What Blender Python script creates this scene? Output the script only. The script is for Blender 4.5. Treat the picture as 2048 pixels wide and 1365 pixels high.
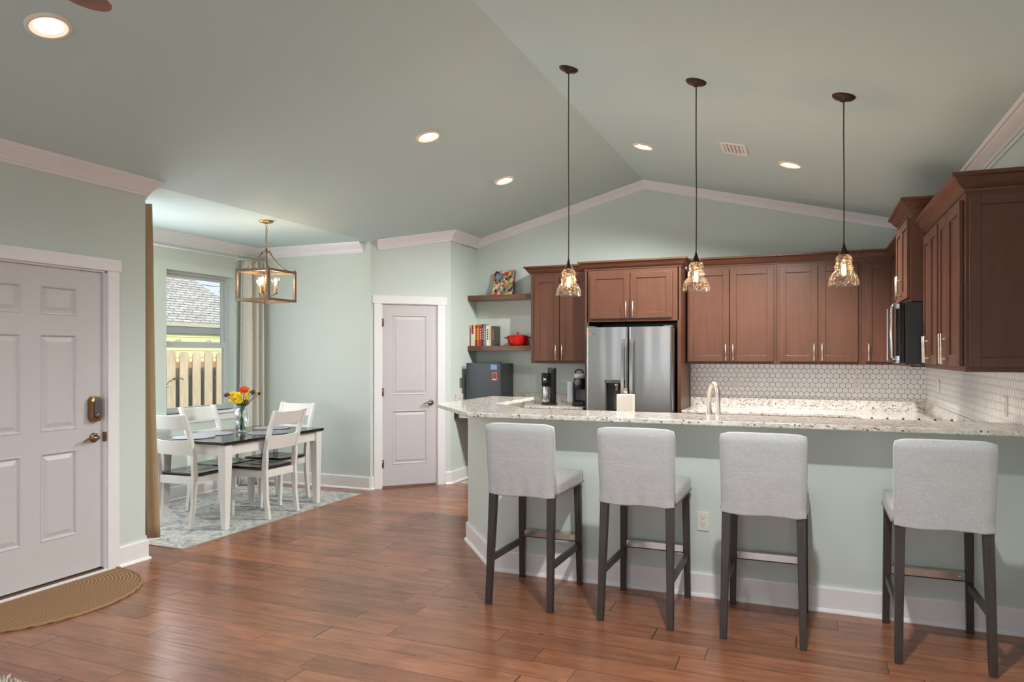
import bpy, bmesh, math, random
from mathutils import Vector, Matrix, Euler

for _o in list(bpy.data.objects):
    bpy.data.objects.remove(_o)
SC = bpy.context.scene
COL = SC.collection
R = math.radians
PI = math.pi
random.seed(7)

# ------------------------------------------------------------------ camera, world, sun, area lights, exposure
cam_d = bpy.data.cameras.new('camera')
cam_d.sensor_width = 36.0
cam_d.lens = 1445.0 / 2048.0 * 36.0
cam_d.shift_y = 28.5 / 2048.0
cam_d.clip_start = 0.05
cam_d.clip_end = 200
cam = bpy.data.objects.new('camera', cam_d)
COL.objects.link(cam)
cam.location = (0, 0, 1.495)
cam.rotation_euler = (R(90), 0, R(22.4))
SC.camera = cam

SC.view_settings.view_transform = 'Standard'
SC.view_settings.look = 'None'
SC.view_settings.gamma = 1.0
SC.view_settings.use_curve_mapping = False
SC.view_settings.exposure = 0.70
SC.cycles.use_denoising = True
SC.cycles.max_bounces = 12
SC.cycles.diffuse_bounces = 6
SC.cycles.transparent_max_bounces = 16
SC.cycles.sample_clamp_indirect = 6.0
SC.cycles.caustics_reflective = False
SC.cycles.caustics_refractive = False


def lin(c):
    return tuple((x / 12.92 if x <= 0.04045 else ((x + 0.055) / 1.055) ** 2.4) for x in (v / 255.0 for v in c))


world = bpy.data.worlds.new('world')
SC.world = world
world.use_nodes = True
wn = world.node_tree.nodes
wl = world.node_tree.links
wn.clear()
w_out = wn.new('ShaderNodeOutputWorld')
w_bg = wn.new('ShaderNodeBackground')
w_tc = wn.new('ShaderNodeTexCoord')
w_nz = wn.new('ShaderNodeTexNoise')
w_nz.inputs['Scale'].default_value = 5.0
w_nz.inputs['Detail'].default_value = 5.0
w_rp = wn.new('ShaderNodeValToRGB')
w_rp.color_ramp.elements[0].position = 0.38
w_rp.color_ramp.elements[0].color = (0.50, 0.70, 0.98, 1)
w_rp.color_ramp.elements[1].position = 0.62
w_rp.color_ramp.elements[1].color = (0.95, 0.97, 1.0, 1)
wl.new(w_tc.outputs['Generated'], w_nz.inputs['Vector'])
wl.new(w_nz.outputs['Fac'], w_rp.inputs['Fac'])
wl.new(w_rp.outputs['Color'], w_bg.inputs['Color'])
wl.new(w_bg.outputs['Background'], w_out.inputs['Surface'])
w_bg.inputs['Strength'].default_value = 0.75


def light(name, kind, loc, power, color=(1, 1, 1), size=1.0, size_y=None, rot=(0, 0, 0), **kw):
    d = bpy.data.lights.new(name, kind)
    d.energy = power
    d.color = color
    if kind == 'AREA':
        d.shape = 'RECTANGLE'
        d.size = size
        d.size_y = size_y or size
    elif kind in ('POINT', 'SPOT'):
        d.shadow_soft_size = size
    for k, v in kw.items():
        setattr(d, k, v)
    o = bpy.data.objects.new(name, d)
    COL.objects.link(o)
    o.location = loc
    o.rotation_euler = rot
    return o


# sun on the neighbour's roof and the fence, high and from the street side
light('sun', 'SUN', (0, 0, 12), 2.0, (1.0, 0.95, 0.86), angle=R(1.0), rot=(R(6), R(50), 0))
# daylight through the living-room glass doors behind the camera
light('daylight_glass_doors', 'AREA', (-1.4, -3.40, 1.30), 40, (0.92, 0.95, 1.0), 3.8, 2.2, (R(115), 0, 0))
# daylight through the nook windows: the hidden one facing the porch and the two in the side wall
light('daylight_porch_window', 'AREA', (-5.35, 3.90, 1.60), 8, (0.88, 0.96, 1.0), 0.85, 1.3, (R(90), 0, 0))
light('daylight_nook_window', 'AREA', (-6.0, 4.75, 1.64), 19, (1.0, 0.98, 0.99), 0.95, 1.4, (0, R(-90), 0))


# ------------------------------------------------------------------ mesh helpers
class MB:
    def __init__(self):
        self.v = []
        self.f = []
        self.s = []

    def add(self, vs, fs, smooth=False, M=None):
        n = len(self.v)
        for p in vs:
            p = Vector(p)
            self.v.append(M @ p if M else p)
        for q in fs:
            self.f.append([i + n for i in q])
            self.s.append(smooth)
        return self

    def box(self, x0, x1, y0, y1, z0, z1, M=None):
        vs = [(x0, y0, z0), (x1, y0, z0), (x1, y1, z0), (x0, y1, z0), (x0, y0, z1), (x1, y0, z1), (x1, y1, z1), (x0, y1, z1)]
        fs = [(0, 3, 2, 1), (4, 5, 6, 7), (0, 1, 5, 4), (1, 2, 6, 5), (2, 3, 7, 6), (3, 0, 4, 7)]
        return self.add(vs, fs, False, M)

    def hexa(self, lo, hi, M=None):
        """two quads (4 points each, same winding) joined to a solid"""
        fs = [(3, 2, 1, 0), (4, 5, 6, 7), (0, 1, 5, 4), (1, 2, 6, 5), (2, 3, 7, 6), (3, 0, 4, 7)]
        return self.add(list(lo) + list(hi), fs, False, M)

    def bar(self, p0, p1, a0, b0, a1=None, b1=None):
        """upright tapered bar from p0 to p1, a along x, b along y"""
        a1 = a0 if a1 is None else a1
        b1 = b0 if b1 is None else b1
        q = lambda p, a, b: [(p[0] - a / 2, p[1] - b / 2, p[2]), (p[0] + a / 2, p[1] - b / 2, p[2]), (p[0] + a / 2, p[1] + b / 2, p[2]), (p[0] - a / 2, p[1] + b / 2, p[2])]
        return self.hexa(q(p0, a0, b0), q(p1, a1, b1))

    def prism(self, poly, z0, z1, M=None):
        n = len(poly)
        vs = [(x, y, z0) for x, y in poly] + [(x, y, z1) for x, y in poly]
        fs = [tuple(range(n - 1, -1, -1)), tuple(range(n, 2 * n))]
        for i in range(n):
            j = (i + 1) % n
            fs.append((i, j, n + j, n + i))
        return self.add(vs, fs, False, M)

    def lathe(self, prof, n=32, M=None, smooth=True, cap=True):
        vs, fs = [], []
        for r, z in prof:
            for k in range(n):
                a = 2 * PI * k / n
                vs.append((r * math.cos(a), r * math.sin(a), z))
        for i in range(len(prof) - 1):
            for k in range(n):
                k2 = (k + 1) % n
                fs.append((i * n + k, i * n + k2, (i + 1) * n + k2, (i + 1) * n + k))
        self.add(vs, fs, smooth, M)
        if cap:
            b = len(self.v) - len(vs)
            m = b + (len(prof) - 1) * n
            if prof[0][0] > 1e-4:
                self.f.append([b + k for k in range(n - 1, -1, -1)]); self.s.append(False)
            if prof[-1][0] > 1e-4:
                self.f.append([m + k for k in range(n)]); self.s.append(False)
        return self

    def tube(self, pts, r, n=10, M=None, closed=False):
        pts = [Vector(p) for p in pts]
        rs = r if isinstance(r, (list, tuple)) else [r] * len(pts)
        vs, fs = [], []
        up = None
        m = len(pts)
        for i, p in enumerate(pts):
            if closed:
                t = pts[(i + 1) % m] - pts[i - 1]
            else:
                t = pts[min(i + 1, m - 1)] - pts[max(i - 1, 0)]
            t = t.normalized()
            if up is None:
                up = Vector((0, 0, 1)) if abs(t.z) < 0.9 else Vector((1, 0, 0))
            a = t.cross(up)
            if a.length < 1e-5:
                a = t.cross(Vector((0, 1, 0.3)))
            a.normalize()
            b = a.cross(t).normalized()
            up = b
            for k in range(n):
                g = 2 * PI * k / n
                vs.append(p + (a * math.cos(g) + b * math.sin(g)) * rs[i])
        for i in range(m if closed else m - 1):
            j = (i + 1) % m
            for k in range(n):
                k2 = (k + 1) % n
                fs.append((i * n + k, i * n + k2, j * n + k2, j * n + k))
        if not closed:
            fs.append(tuple(range(n - 1, -1, -1)))
            fs.append(tuple((m - 1) * n + k for k in range(n)))
        return self.add(vs, fs, True, M)

    def ball(self, c, r, n=16, sx=1, sy=1, sz=1, M=None):
        prof = []
        vs, fs = [], []
        m = n // 2
        for i in range(m + 1):
            t = PI * i / m
            for k in range(n):
                a = 2 * PI * k / n
                vs.append((c[0] + r * sx * math.sin(t) * math.cos(a), c[1] + r * sy * math.sin(t) * math.sin(a), c[2] - r * sz * math.cos(t)))
        for i in range(m):
            for k in range(n):
                k2 = (k + 1) % n
                fs.append((i * n + k, i * n + k2, (i + 1) * n + k2, (i + 1) * n + k))
        return self.add(vs, fs, True, M)

    def grid(self, fn, nu, nv, smooth=True, M=None):
        vs = [fn(i / nu, j / nv) for j in range(nv + 1) for i in range(nu + 1)]
        fs = []
        for j in range(nv):
            for i in range(nu):
                a = j * (nu + 1) + i
                fs.append((a, a + 1, a + nu + 2, a + nu + 1))
        return self.add(vs, fs, smooth, M)

    def sweep(self, prof, segs, closed_prof=True):
        """prof: list of (out, up). segs: list of (P0, P1, out_vec, up_vec); consecutive segments are mitred."""
        n = len(segs)
        dirs = [(Vector(s[1]) - Vector(s[0])).normalized() for s in segs]
        for i, (p0, p1, o, u) in enumerate(segs):
            p0, p1, o, u = Vector(p0), Vector(p1), Vector(o).normalized(), Vector(u).normalized()
            t = dirs[i]
            n0 = (t + dirs[i - 1]).normalized() if i > 0 else t
            n1 = (t + dirs[i + 1]).normalized() if i < n - 1 else t
            vs = []
            for P, nn in ((p0, n0), (p1, n1)):
                for a, b in prof:
                    q = o * a + u * b
                    vs.append(P + q - t * (q.dot(nn) / t.dot(nn)))
            m = len(prof)
            fs = [tuple(range(m - 1, -1, -1)), tuple(range(m, 2 * m))]
            for k in range(m):
                k2 = (k + 1) % m
                fs.append((k, k2, m + k2, m + k))
            self.add(vs, fs, False)
        return self

    def build(self, name, mat, parent=None, bevel=0.0, segs=2, solid=0.0, loc=None):
        me = bpy.data.meshes.new(name)
        me.from_pydata([tuple(p) for p in self.v], [], self.f)
        me.polygons.foreach_set('use_smooth', self.s)
        bm = bmesh.new()
        bm.from_mesh(me)
        bmesh.ops.recalc_face_normals(bm, faces=bm.faces)
        bm.to_mesh(me)
        bm.free()
        me.materials.append(mat)
        o = bpy.data.objects.new(name, me)
        COL.objects.link(o)
        if parent:
            o.parent = parent
        if loc:
            o.location = loc
        if solid:
            s = o.modifiers.new('solid', 'SOLIDIFY')
            s.thickness = solid
            s.offset = 0
        if bevel:
            b = o.modifiers.new('bevel', 'BEVEL')
            b.width = bevel
            b.segments = segs
            b.limit_method = 'ANGLE'
            b.angle_limit = R(35)
        return o


def tag(o, label=None, cat=None, group=None, kind=None):
    if label:
        o['label'] = label
    if cat:
        o['category'] = cat
    if group:
        o['group'] = group
    if kind:
        o['kind'] = kind
    return o


def thing(name, label, cat, loc=(0, 0, 0), rz=0.0, group=None, kind=None, rot=None):
    o = bpy.data.objects.new(name, None)
    o.empty_display_size = 0.1
    COL.objects.link(o)
    o.location = loc
    o.rotation_euler = rot if rot else (0, 0, R(rz))
    return tag(o, label, cat, group, kind)


def copy_tree(o, parent=None):
    c = o.copy()
    COL.objects.link(c)
    c.parent = parent
    for ch in list(o.children):
        copy_tree(ch, c)
    return c


def struct(name, mb, mat, label, cat, **kw):
    return tag(mb.build(name, mat, **kw), label, cat, None, 'structure')


# ------------------------------------------------------------------ materials
class NT:
    def __init__(self, name):
        self.m = bpy.data.materials.new(name)
        self.m.use_nodes = True
        self.n = self.m.node_tree.nodes
        self.l = self.m.node_tree.links
        self.bsdf = self.n['Principled BSDF']
        self.out = self.n['Material Output']

    def new(self, t, **kw):
        x = self.n.new(t)
        for k, v in kw.items():
            if k.startswith('i_'):
                x.inputs[k[2:].replace('_', ' ')].default_value = v
            else:
                setattr(x, k, v)
        return x

    def math(self, op, a, b=None, c=None):
        x = self.n.new('ShaderNodeMath')
        x.operation = op
        for i, v in enumerate((a, b, c)):
            if v is None:
                continue
            if isinstance(v, (int, float)):
                x.inputs[i].default_value = v
            else:
                self.l.new(v, x.inputs[i])
        return x.outputs[0]

    def ramp(self, fac, stops, interp='LINEAR'):
        x = self.n.new('ShaderNodeValToRGB')
        x.color_ramp.interpolation = interp
        e = x.color_ramp.elements
        while len(e) < len(stops):
            e.new(0.5)
        for i, (p, c) in enumerate(stops):
            e[i].position = p
            e[i].color = (*c, 1)
        self.l.new(fac, x.inputs['Fac'])
        return x.outputs['Color']

    def mix(self, fac, a, b, blend='MIX'):
        x = self.n.new('ShaderNodeMix')
        x.data_type = 'RGBA'
        x.blend_type = blend
        for sock, v in ((x.inputs[0], fac), (x.inputs[6], a), (x.inputs[7], b)):
            if isinstance(v, (int, float)):
                sock.default_value = v
            elif isinstance(v, tuple):
                sock.default_value = (*v, 1)
            else:
                self.l.new(v, sock)
        return x.outputs[2]

    def obj(self, scale=(1, 1, 1), loc=(0, 0, 0), rot=(0, 0, 0)):
        tc = self.n.new('ShaderNodeTexCoord')
        mp = self.n.new('ShaderNodeMapping')
        mp.inputs['Scale'].default_value = scale
        mp.inputs['Location'].default_value = loc
        mp.inputs['Rotation'].default_value = rot
        self.l.new(tc.outputs['Object'], mp.inputs['Vector'])
        return mp.outputs['Vector']

    def noise(self, vec, scale, detail=3.0, rough=0.5, dist=0.0):
        x = self.n.new('ShaderNodeTexNoise')
        x.inputs['Scale'].default_value = scale
        x.inputs['Detail'].default_value = detail
        x.inputs['Roughness'].default_value = rough
        x.inputs['Distortion'].default_value = dist
        self.l.new(vec, x.inputs['Vector'])
        return x.outputs['Fac']

    def bump(self, h, strength=0.2, dist=0.01):
        x = self.n.new('ShaderNodeBump')
        x.inputs['Strength'].default_value = strength
        x.inputs['Distance'].default_value = dist
        self.l.new(h, x.inputs['Height'])
        self.l.new(x.outputs['Normal'], self.bsdf.inputs['Normal'])

    def set(self, color=None, rough=0.5, metal=0.0, spec=0.5):
        b = self.bsdf
        if color is not None:
            if isinstance(color, tuple):
                b.inputs['Base Color'].default_value = (*color, 1)
            else:
                self.l.new(color, b.inputs['Base Color'])
        b.inputs['Roughness'].default_value = rough
        b.inputs['Metallic'].default_value = metal
        b.inputs['Specular IOR Level'].default_value = spec
        return self.m


def simple(name, rgb, rough=0.5, metal=0.0, spec=0.5, var=0.06, nscale=20.0, bump=0.0, bscale=200.0, stretch=(1, 1, 1)):
    t = NT(name)
    c = lin(rgb)
    v = t.obj(stretch)
    f = t.noise(v, nscale, 3)
    col = t.ramp(f, [(0.3, tuple(x * (1 - var) for x in c)), (0.7, tuple(min(1, x * (1 + var)) for x in c))])
    if bump:
        t.bump(t.noise(v, bscale, 2), bump, 0.004)
    return t.set(col, rough, metal, spec)


def emit(name, rgb, strength):
    t = NT(name)
    t.set((0.8, 0.8, 0.8), 0.5)
    t.bsdf.inputs['Emission Color'].default_value = (*rgb, 1)
    t.bsdf.inputs['Emission Strength'].default_value = strength
    return t.m


def clear_glass(name, tint=(1, 1, 1), base=0.06, edge=0.55, rough=0.02, seeds=0.0, seed_col=(1, 1, 1)):
    """thin glass: transparent with a facing-dependent gloss; seeds add small translucent bubbles"""
    t = NT(name)
    t.n.remove(t.bsdf)
    tr = t.new('ShaderNodeBsdfTransparent')
    tr.inputs['Color'].default_value = (*tint, 1)
    gl = t.new('ShaderNodeBsdfGlossy')
    gl.inputs['Roughness'].default_value = rough
    gl.inputs['Color'].default_value = (1, 1, 1, 1)
    lw = t.new('ShaderNodeLayerWeight')
    lw.inputs['Blend'].default_value = 0.35
    f = t.math('MULTIPLY_ADD', lw.outputs['Facing'], edge, base)
    mx = t.new('ShaderNodeMixShader')
    t.l.new(f, mx.inputs[0])
    t.l.new(tr.outputs[0], mx.inputs[1])
    t.l.new(gl.outputs[0], mx.inputs[2])
    last = mx
    if seeds:
        v = t.obj()
        vo = t.new('ShaderNodeTexVoronoi')
        vo.inputs['Scale'].default_value = 130.0
        t.l.new(v, vo.inputs['Vector'])
        big = t.noise(v, 25, 2)
        s = t.math('LESS_THAN', vo.outputs['Distance'], t.math('MULTIPLY', big, 0.62))
        s = t.math('MULTIPLY', s, seeds)
        tl = t.new('ShaderNodeBsdfTranslucent')
        tl.inputs['Color'].default_value = (*seed_col, 1)
        m2 = t.new('ShaderNodeMixShader')
        t.l.new(s, m2.inputs[0])
        t.l.new(mx.outputs[0], m2.inputs[1])
        t.l.new(tl.outputs[0], m2.inputs[2])
        last = m2
    t.l.new(last.outputs[0], t.out.inputs['Surface'])
    return t.m


def floor_material():
    t = NT('hardwood_planks')
    tc = t.new('ShaderNodeTexCoord')
    sep = t.new('ShaderNodeSeparateXYZ')
    t.l.new(tc.outputs['Object'], sep.inputs[0])
    W, L = 0.165, 1.15
    yr = t.math('DIVIDE', sep.outputs['Y'], W)
    row = t.math('FLOOR', yr)
    wn1 = t.new('ShaderNodeTexWhiteNoise', noise_dimensions='1D')
    t.l.new(row, wn1.inputs['W'])
    xo = t.math('MULTIPLY_ADD', wn1.outputs['Value'], 7.3, t.math('DIVIDE', sep.outputs['X'], L))
    # uneven plank lengths: bend the x axis a little per row
    wob = t.math('MULTIPLY', t.math('SINE', t.math('MULTIPLY_ADD', xo, 2.1, t.math('MULTIPLY', row, 1.7))), 0.22)
    xo = t.math('ADD', xo, wob)
    idx = t.math('FLOOR', xo)
    cmb = t.new('ShaderNodeCombineXYZ')
    t.l.new(row, cmb.inputs['X'])
    t.l.new(idx, cmb.inputs['Y'])
    wn2 = t.new('ShaderNodeTexWhiteNoise', noise_dimensions='2D')
    t.l.new(cmb.outputs[0], wn2.inputs['Vector'])
    fy = t.math('FRACT', yr)
    fx = t.math('FRACT', xo)
    ey = t.math('MINIMUM', fy, t.math('SUBTRACT', 1.0, fy))
    ex = t.math('MINIMUM', fx, t.math('SUBTRACT', 1.0, fx))
    gy = t.math('LESS_THAN', ey, 0.0105)
    gx = t.math('LESS_THAN', ex, 0.0020)
    gap = t.math('MAXIMUM', gy, gx)
    # grain
    off = t.new('ShaderNodeCombineXYZ')
    t.l.new(t.math('MULTIPLY', wn2.outputs['Value'], 40.0), off.inputs['X'])
    t.l.new(t.math('MULTIPLY', wn2.outputs['Value'], 17.0), off.inputs['Z'])
    va = t.new('ShaderNodeVectorMath', operation='ADD')
    t.l.new(tc.outputs['Object'], va.inputs[0])
    t.l.new(off.outputs[0], va.inputs[1])
    mp = t.new('ShaderNodeMapping')
    mp.inputs['Scale'].default_value = (0.9, 8.0, 1.0)
    t.l.new(va.outputs[0], mp.inputs['Vector'])
    g1 = t.noise(mp.outputs[0], 3.2, 6, 0.62, 0.6)
    mp2 = t.new('ShaderNodeMapping')
    mp2.inputs['Scale'].default_value = (1.0, 2.2, 1.0)
    t.l.new(va.outputs[0], mp2.inputs['Vector'])
    g2 = t.noise(mp2.outputs[0], 2.4, 4, 0.6, 0.8)
    base = t.ramp(g1, [(0.2, lin((124, 77, 54))), (0.5, lin((149, 97, 71))), (0.8, lin((167, 113, 85)))])
    cloud = t.ramp(g2, [(0.28, (0.74, 0.71, 0.69)), (0.60, (1.05, 1.04, 1.03))])
    col = t.mix(1.0, base, cloud, 'MULTIPLY')
    tone = t.ramp(wn2.outputs['Value'], [(0.0, (0.80, 0.78, 0.77)), (0.5, (1.0, 1.0, 1.0)), (1.0, (1.16, 1.12, 1.08))])
    col = t.mix(1.0, col, tone, 'MULTIPLY')
    # small dark knots
    vo = t.new('ShaderNodeTexVoronoi')
    vo.inputs['Scale'].default_value = 2.6
    mp3 = t.new('ShaderNodeMapping')
    mp3.inputs['Scale'].default_value = (0.7, 1.5, 1.0)
    t.l.new(va.outputs[0], mp3.inputs['Vector'])
    t.l.new(mp3.outputs[0], vo.inputs['Vector'])
    kn = t.math('LESS_THAN', vo.outputs['Distance'], 0.035)
    col = t.mix(t.math('MULTIPLY', kn, 0.6), col, lin((50, 28, 18)))
    col = t.mix(t.math('MULTIPLY', gap, 0.85), col, lin((48, 26, 16)))
    # hand-scraped relief: low ripples across the boards
    mp4 = t.new('ShaderNodeMapping')
    mp4.inputs['Scale'].default_value = (1.1, 26.0, 1.0)
    t.l.new(va.outputs[0], mp4.inputs['Vector'])
    rip = t.noise(mp4.outputs[0], 1.3, 2, 0.5, 0.3)
    mp5 = t.new('ShaderNodeMapping')
    mp5.inputs['Scale'].default_value = (5.0, 2.0, 1.0)
    t.l.new(va.outputs[0], mp5.inputs['Vector'])
    rip2 = t.noise(mp5.outputs[0], 2.0, 2, 0.5, 0.3)
    h = t.math('MULTIPLY_ADD', rip2, 0.6, rip)
    h = t.math('MULTIPLY_ADD', gap, -1.2, h)
    t.bump(h, 0.32, 0.0045)
    return t.set(col, 0.27, 0.0, 0.65)


def granite_material():
    t = NT('speckled_granite')
    v = t.obj()
    n1 = t.noise(v, 30, 5, 0.65)
    n2 = t.noise(v, 95, 3, 0.6)
    col = t.ramp(n1, [(0.30, lin((186, 170, 154))), (0.46, lin((216, 207, 198))), (0.60, lin((232, 228, 224))), (0.75, lin((204, 192, 178)))])
    vo = t.new('ShaderNodeTexVoronoi')
    vo.inputs['Scale'].default_value = 48.0
    mp = t.obj((1, 1.0, 1.6), rot=(0.3, 0.2, 0.7))
    wv = t.new('ShaderNodeVectorMath', operation='ADD')
    nz = t.new('ShaderNodeTexNoise')
    nz.inputs['Scale'].default_value = 40
    t.l.new(v, nz.inputs['Vector'])
    sc = t.new('ShaderNodeVectorMath', operation='SCALE')
    sc.inputs['Scale'].default_value = 0.030
    t.l.new(nz.outputs['Color'], sc.inputs[0])
    t.l.new(mp, wv.inputs[0])
    t.l.new(sc.outputs[0], wv.inputs[1])
    t.l.new(wv.outputs[0], vo.inputs['Vector'])
    sepc = t.new('ShaderNodeSeparateColor')
    t.l.new(vo.outputs['Color'], sepc.inputs[0])
    pick = t.math('GREATER_THAN', sepc.outputs[0], 0.72)
    near = t.math('LESS_THAN', vo.outputs['Distance'], t.math('MULTIPLY_ADD', n2, 0.55, 0.08))
    fleck = t.math('MULTIPLY', pick, near)
    dark = t.mix(sepc.outputs[1], lin((52, 46, 44)), lin((112, 78, 58)))
    col = t.mix(t.math('MULTIPLY', fleck, 0.92), col, dark)
    pick2 = t.math('GREATER_THAN', n2, 0.66)
    col = t.mix(t.math('MULTIPLY', pick2, 0.55), col, lin((120, 104, 92)))
    return t.set(col, 0.09, 0.0, 0.5)


def hex_material(name, axis):
    t = NT(name)
    tc = t.new('ShaderNodeTexCoord')
    sep = t.new('ShaderNodeSeparateXYZ')
    t.l.new(tc.outputs['Object'], sep.inputs[0])
    S = 0.0565
    px = t.math('DIVIDE', sep.outputs[axis], S)
    pz = t.math('DIVIDE', t.math('SUBTRACT', sep.outputs['Z'], 1.035), S)
    rx, ry = 1.0, math.sqrt(3.0)

    def cell(ox, oy):
        a = t.math('SUBTRACT', t.math('FLOORED_MODULO', t.math('ADD', px, 100.0 + ox), rx), rx / 2)
        b = t.math('SUBTRACT', t.math('FLOORED_MODULO', t.math('ADD', pz, 60 * ry + oy), ry), ry / 2)
        return a, b

    a1, b1 = cell(0, 0)
    a2, b2 = cell(rx / 2, ry / 2)
    d1 = t.math('MULTIPLY_ADD', a1, a1, t.math('MULTIPLY', b1, b1))
    d2 = t.math('MULTIPLY_ADD', a2, a2, t.math('MULTIPLY', b2, b2))

    def hexd(a, b):
        a = t.math('ABSOLUTE', a)
        b = t.math('ABSOLUTE', b)
        return t.math('MAXIMUM', a, t.math('MULTIPLY_ADD', a, 0.5, t.math('MULTIPLY', b, 0.8660254)))

    h1, h2 = hexd(a1, b1), hexd(a2, b2)
    first = t.math('LESS_THAN', d1, d2)
    h = t.math('ADD', t.math('MULTIPLY', first, h1), t.math('MULTIPLY', t.math('SUBTRACT', 1.0, first), h2))
    grout = t.math('GREATER_THAN', h, 0.466)
    v = t.obj()
    tile = t.ramp(t.noise(v, 14, 4, 0.6), [(0.3, lin((236, 234, 233))), (0.7, lin((248, 246, 245)))])
    col = t.mix(grout, tile, lin((104, 98, 94)))
    t.bump(t.math('SUBTRACT', 1.0, t.math('GREATER_THAN', h, 0.45)), 0.25, 0.002)
    return t.set(col, 0.22, 0.0, 0.5)


def wood_material(name, dark, light, rough=0.36, axis=2, amount=1.0):
    t = NT(name)
    sc = [14.0, 14.0, 14.0]
    sc[axis] = 1.6
    v = t.obj(tuple(sc))
    g = t.noise(v, 2.2, 6, 0.6, 0.4)
    big = t.noise(t.obj(), 2.0, 3, 0.5)
    col = t.ramp(g, [(0.25, lin(dark)), (0.75, lin(light))])
    col = t.mix(1.0, col, t.ramp(big, [(0.3, (0.86, 0.85, 0.84)), (0.7, (1.1, 1.09, 1.08))]), 'MULTIPLY')
    t.bump(g, 0.06, 0.002)
    return t.set(col, rough, 0.0, 0.45)


def steel_material(name, rgb=(196, 195, 193), rough=0.24, wave=0.0, stretch=(1, 1, 220)):
    t = NT(name)
    g = t.noise(t.obj(stretch), 8.0, 3)
    c = lin(rgb)
    col = t.ramp(g, [(0.35, tuple(x * 0.92 for x in c)), (0.65, tuple(min(1, x * 1.05) for x in c))])
    if wave:
        h = t.noise(t.obj((3.2, 3.2, 0.35)), 1.6, 1.0, 0.4)
        t.bump(h, wave, 0.05)
    return t.set(col, rough, 1.0, 0.5)


def shingle_material():
    t = NT('roof_shingles')
    v = t.obj()
    br = t.new('ShaderNodeTexBrick')
    br.offset = 0.37
    br.inputs['Scale'].default_value = 1.0
    br.inputs['Brick Width'].default_value = 0.26
    br.inputs['Row Height'].default_value = 0.085
    br.inputs['Mortar Size'].default_value = 0.010
    br.inputs['Color1'].default_value = (*lin((206, 198, 192)), 1)
    br.inputs['Color2'].default_value = (*lin((180, 173, 168)), 1)
    br.inputs['Mortar'].default_value = (*lin((74, 72, 74)), 1)
    sep = t.new('ShaderNodeSeparateXYZ')
    t.l.new(v, sep.inputs[0])
    cb = t.new('ShaderNodeCombineXYZ')
    t.l.new(sep.outputs['Y'], cb.inputs['X'])
    t.l.new(t.math('MULTIPLY', sep.outputs['Z'], 1.41), cb.inputs['Y'])
    t.l.new(cb.outputs[0], br.inputs['Vector'])
    return t.set(br.outputs['Color'], 0.9)


def rug_material():
    t = NT('faded_medallion_rug')
    v = t.obj()
    a = t.noise(v, 7, 6, 0.7, 1.2)
    b = t.noise(v, 26, 4, 0.7, 0.8)
    c = t.noise(v, 240, 2)
    col = t.ramp(a, [(0.36, lin((140, 150, 158))), (0.47, lin((186, 188, 186))), (0.56, lin((218, 212, 202))), (0.68, lin((168, 172, 174)))])
    col = t.mix(t.ramp(b, [(0.50, (0, 0, 0)), (0.66, (0.75, 0.75, 0.75))]), col, lin((116, 124, 134)))
    t.bump(c, 0.5, 0.006)
    return t.set(col, 0.95, 0.0, 0.1)


def mat_braid():
    t = NT('braided_jute')
    tc = t.new('ShaderNodeTexCoord')
    sep = t.new('ShaderNodeSeparateXYZ')
    t.l.new(tc.outputs['Object'], sep.inputs[0])
    # oval rings around a straight core
    yy = t.math('MAXIMUM', t.math('SUBTRACT', t.math('ABSOLUTE', sep.outputs['Y']), 0.20), 0.0)
    d = t.math('SQRT', t.math('MULTIPLY_ADD', yy, yy, t.math('MULTIPLY', sep.outputs['X'], sep.outputs['X'])))
    ring = t.math('ABSOLUTE', t.math('SINE', t.math('MULTIPLY', d, 2 * PI / 0.046)))
    an = t.math('ARCTAN2', sep.outputs['X'], sep.outputs['Y'])
    tw = t.math('SINE', t.math('MULTIPLY_ADD', sep.outputs['Y'], 260.0, t.math('MULTIPLY', sep.outputs['X'], 190.0)))
    h = t.math('MULTIPLY_ADD', tw, 0.05, ring)
    n = t.noise(t.obj(), 90, 3)
    col = t.ramp(t.math('MULTIPLY_ADD', n, 0.5, t.math('MULTIPLY', h, 0.5)), [(0.15, lin((104, 76, 54))), (0.75, lin((168, 132, 100)))])
    t.bump(h, 0.6, 0.004)
    return t.set(col, 0.9, 0.0, 0.15)


def fabric_material(name, rgb, scale=320, var=0.07, bump=0.25):
    t = NT(name)
    c = lin(rgb)
    v = t.obj()
    w1 = t.noise(t.obj((1, 1, 0.25)), scale, 2)
    w2 = t.noise(t.obj((0.25, 1, 1)), scale, 2)
    w = t.math('MULTIPLY', t.math('ADD', w1, w2), 0.5)
    col = t.ramp(w, [(0.36, tuple(x * (1 - var * 2) for x in c)), (0.64, tuple(min(1, x * (1 + var)) for x in c))])
    fold = t.noise(t.obj((1, 1, 1.6)), 7, 3, 0.55, 0.5)
    h = t.math('MULTIPLY_ADD', fold, 5.0, t.math('MULTIPLY', w, 0.7))
    t.bump(h, bump, 0.004)
    t.bsdf.inputs['Sheen Weight'].default_value = 0.25
    return t.set(col, 0.95, 0.0, 0.15)


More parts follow.
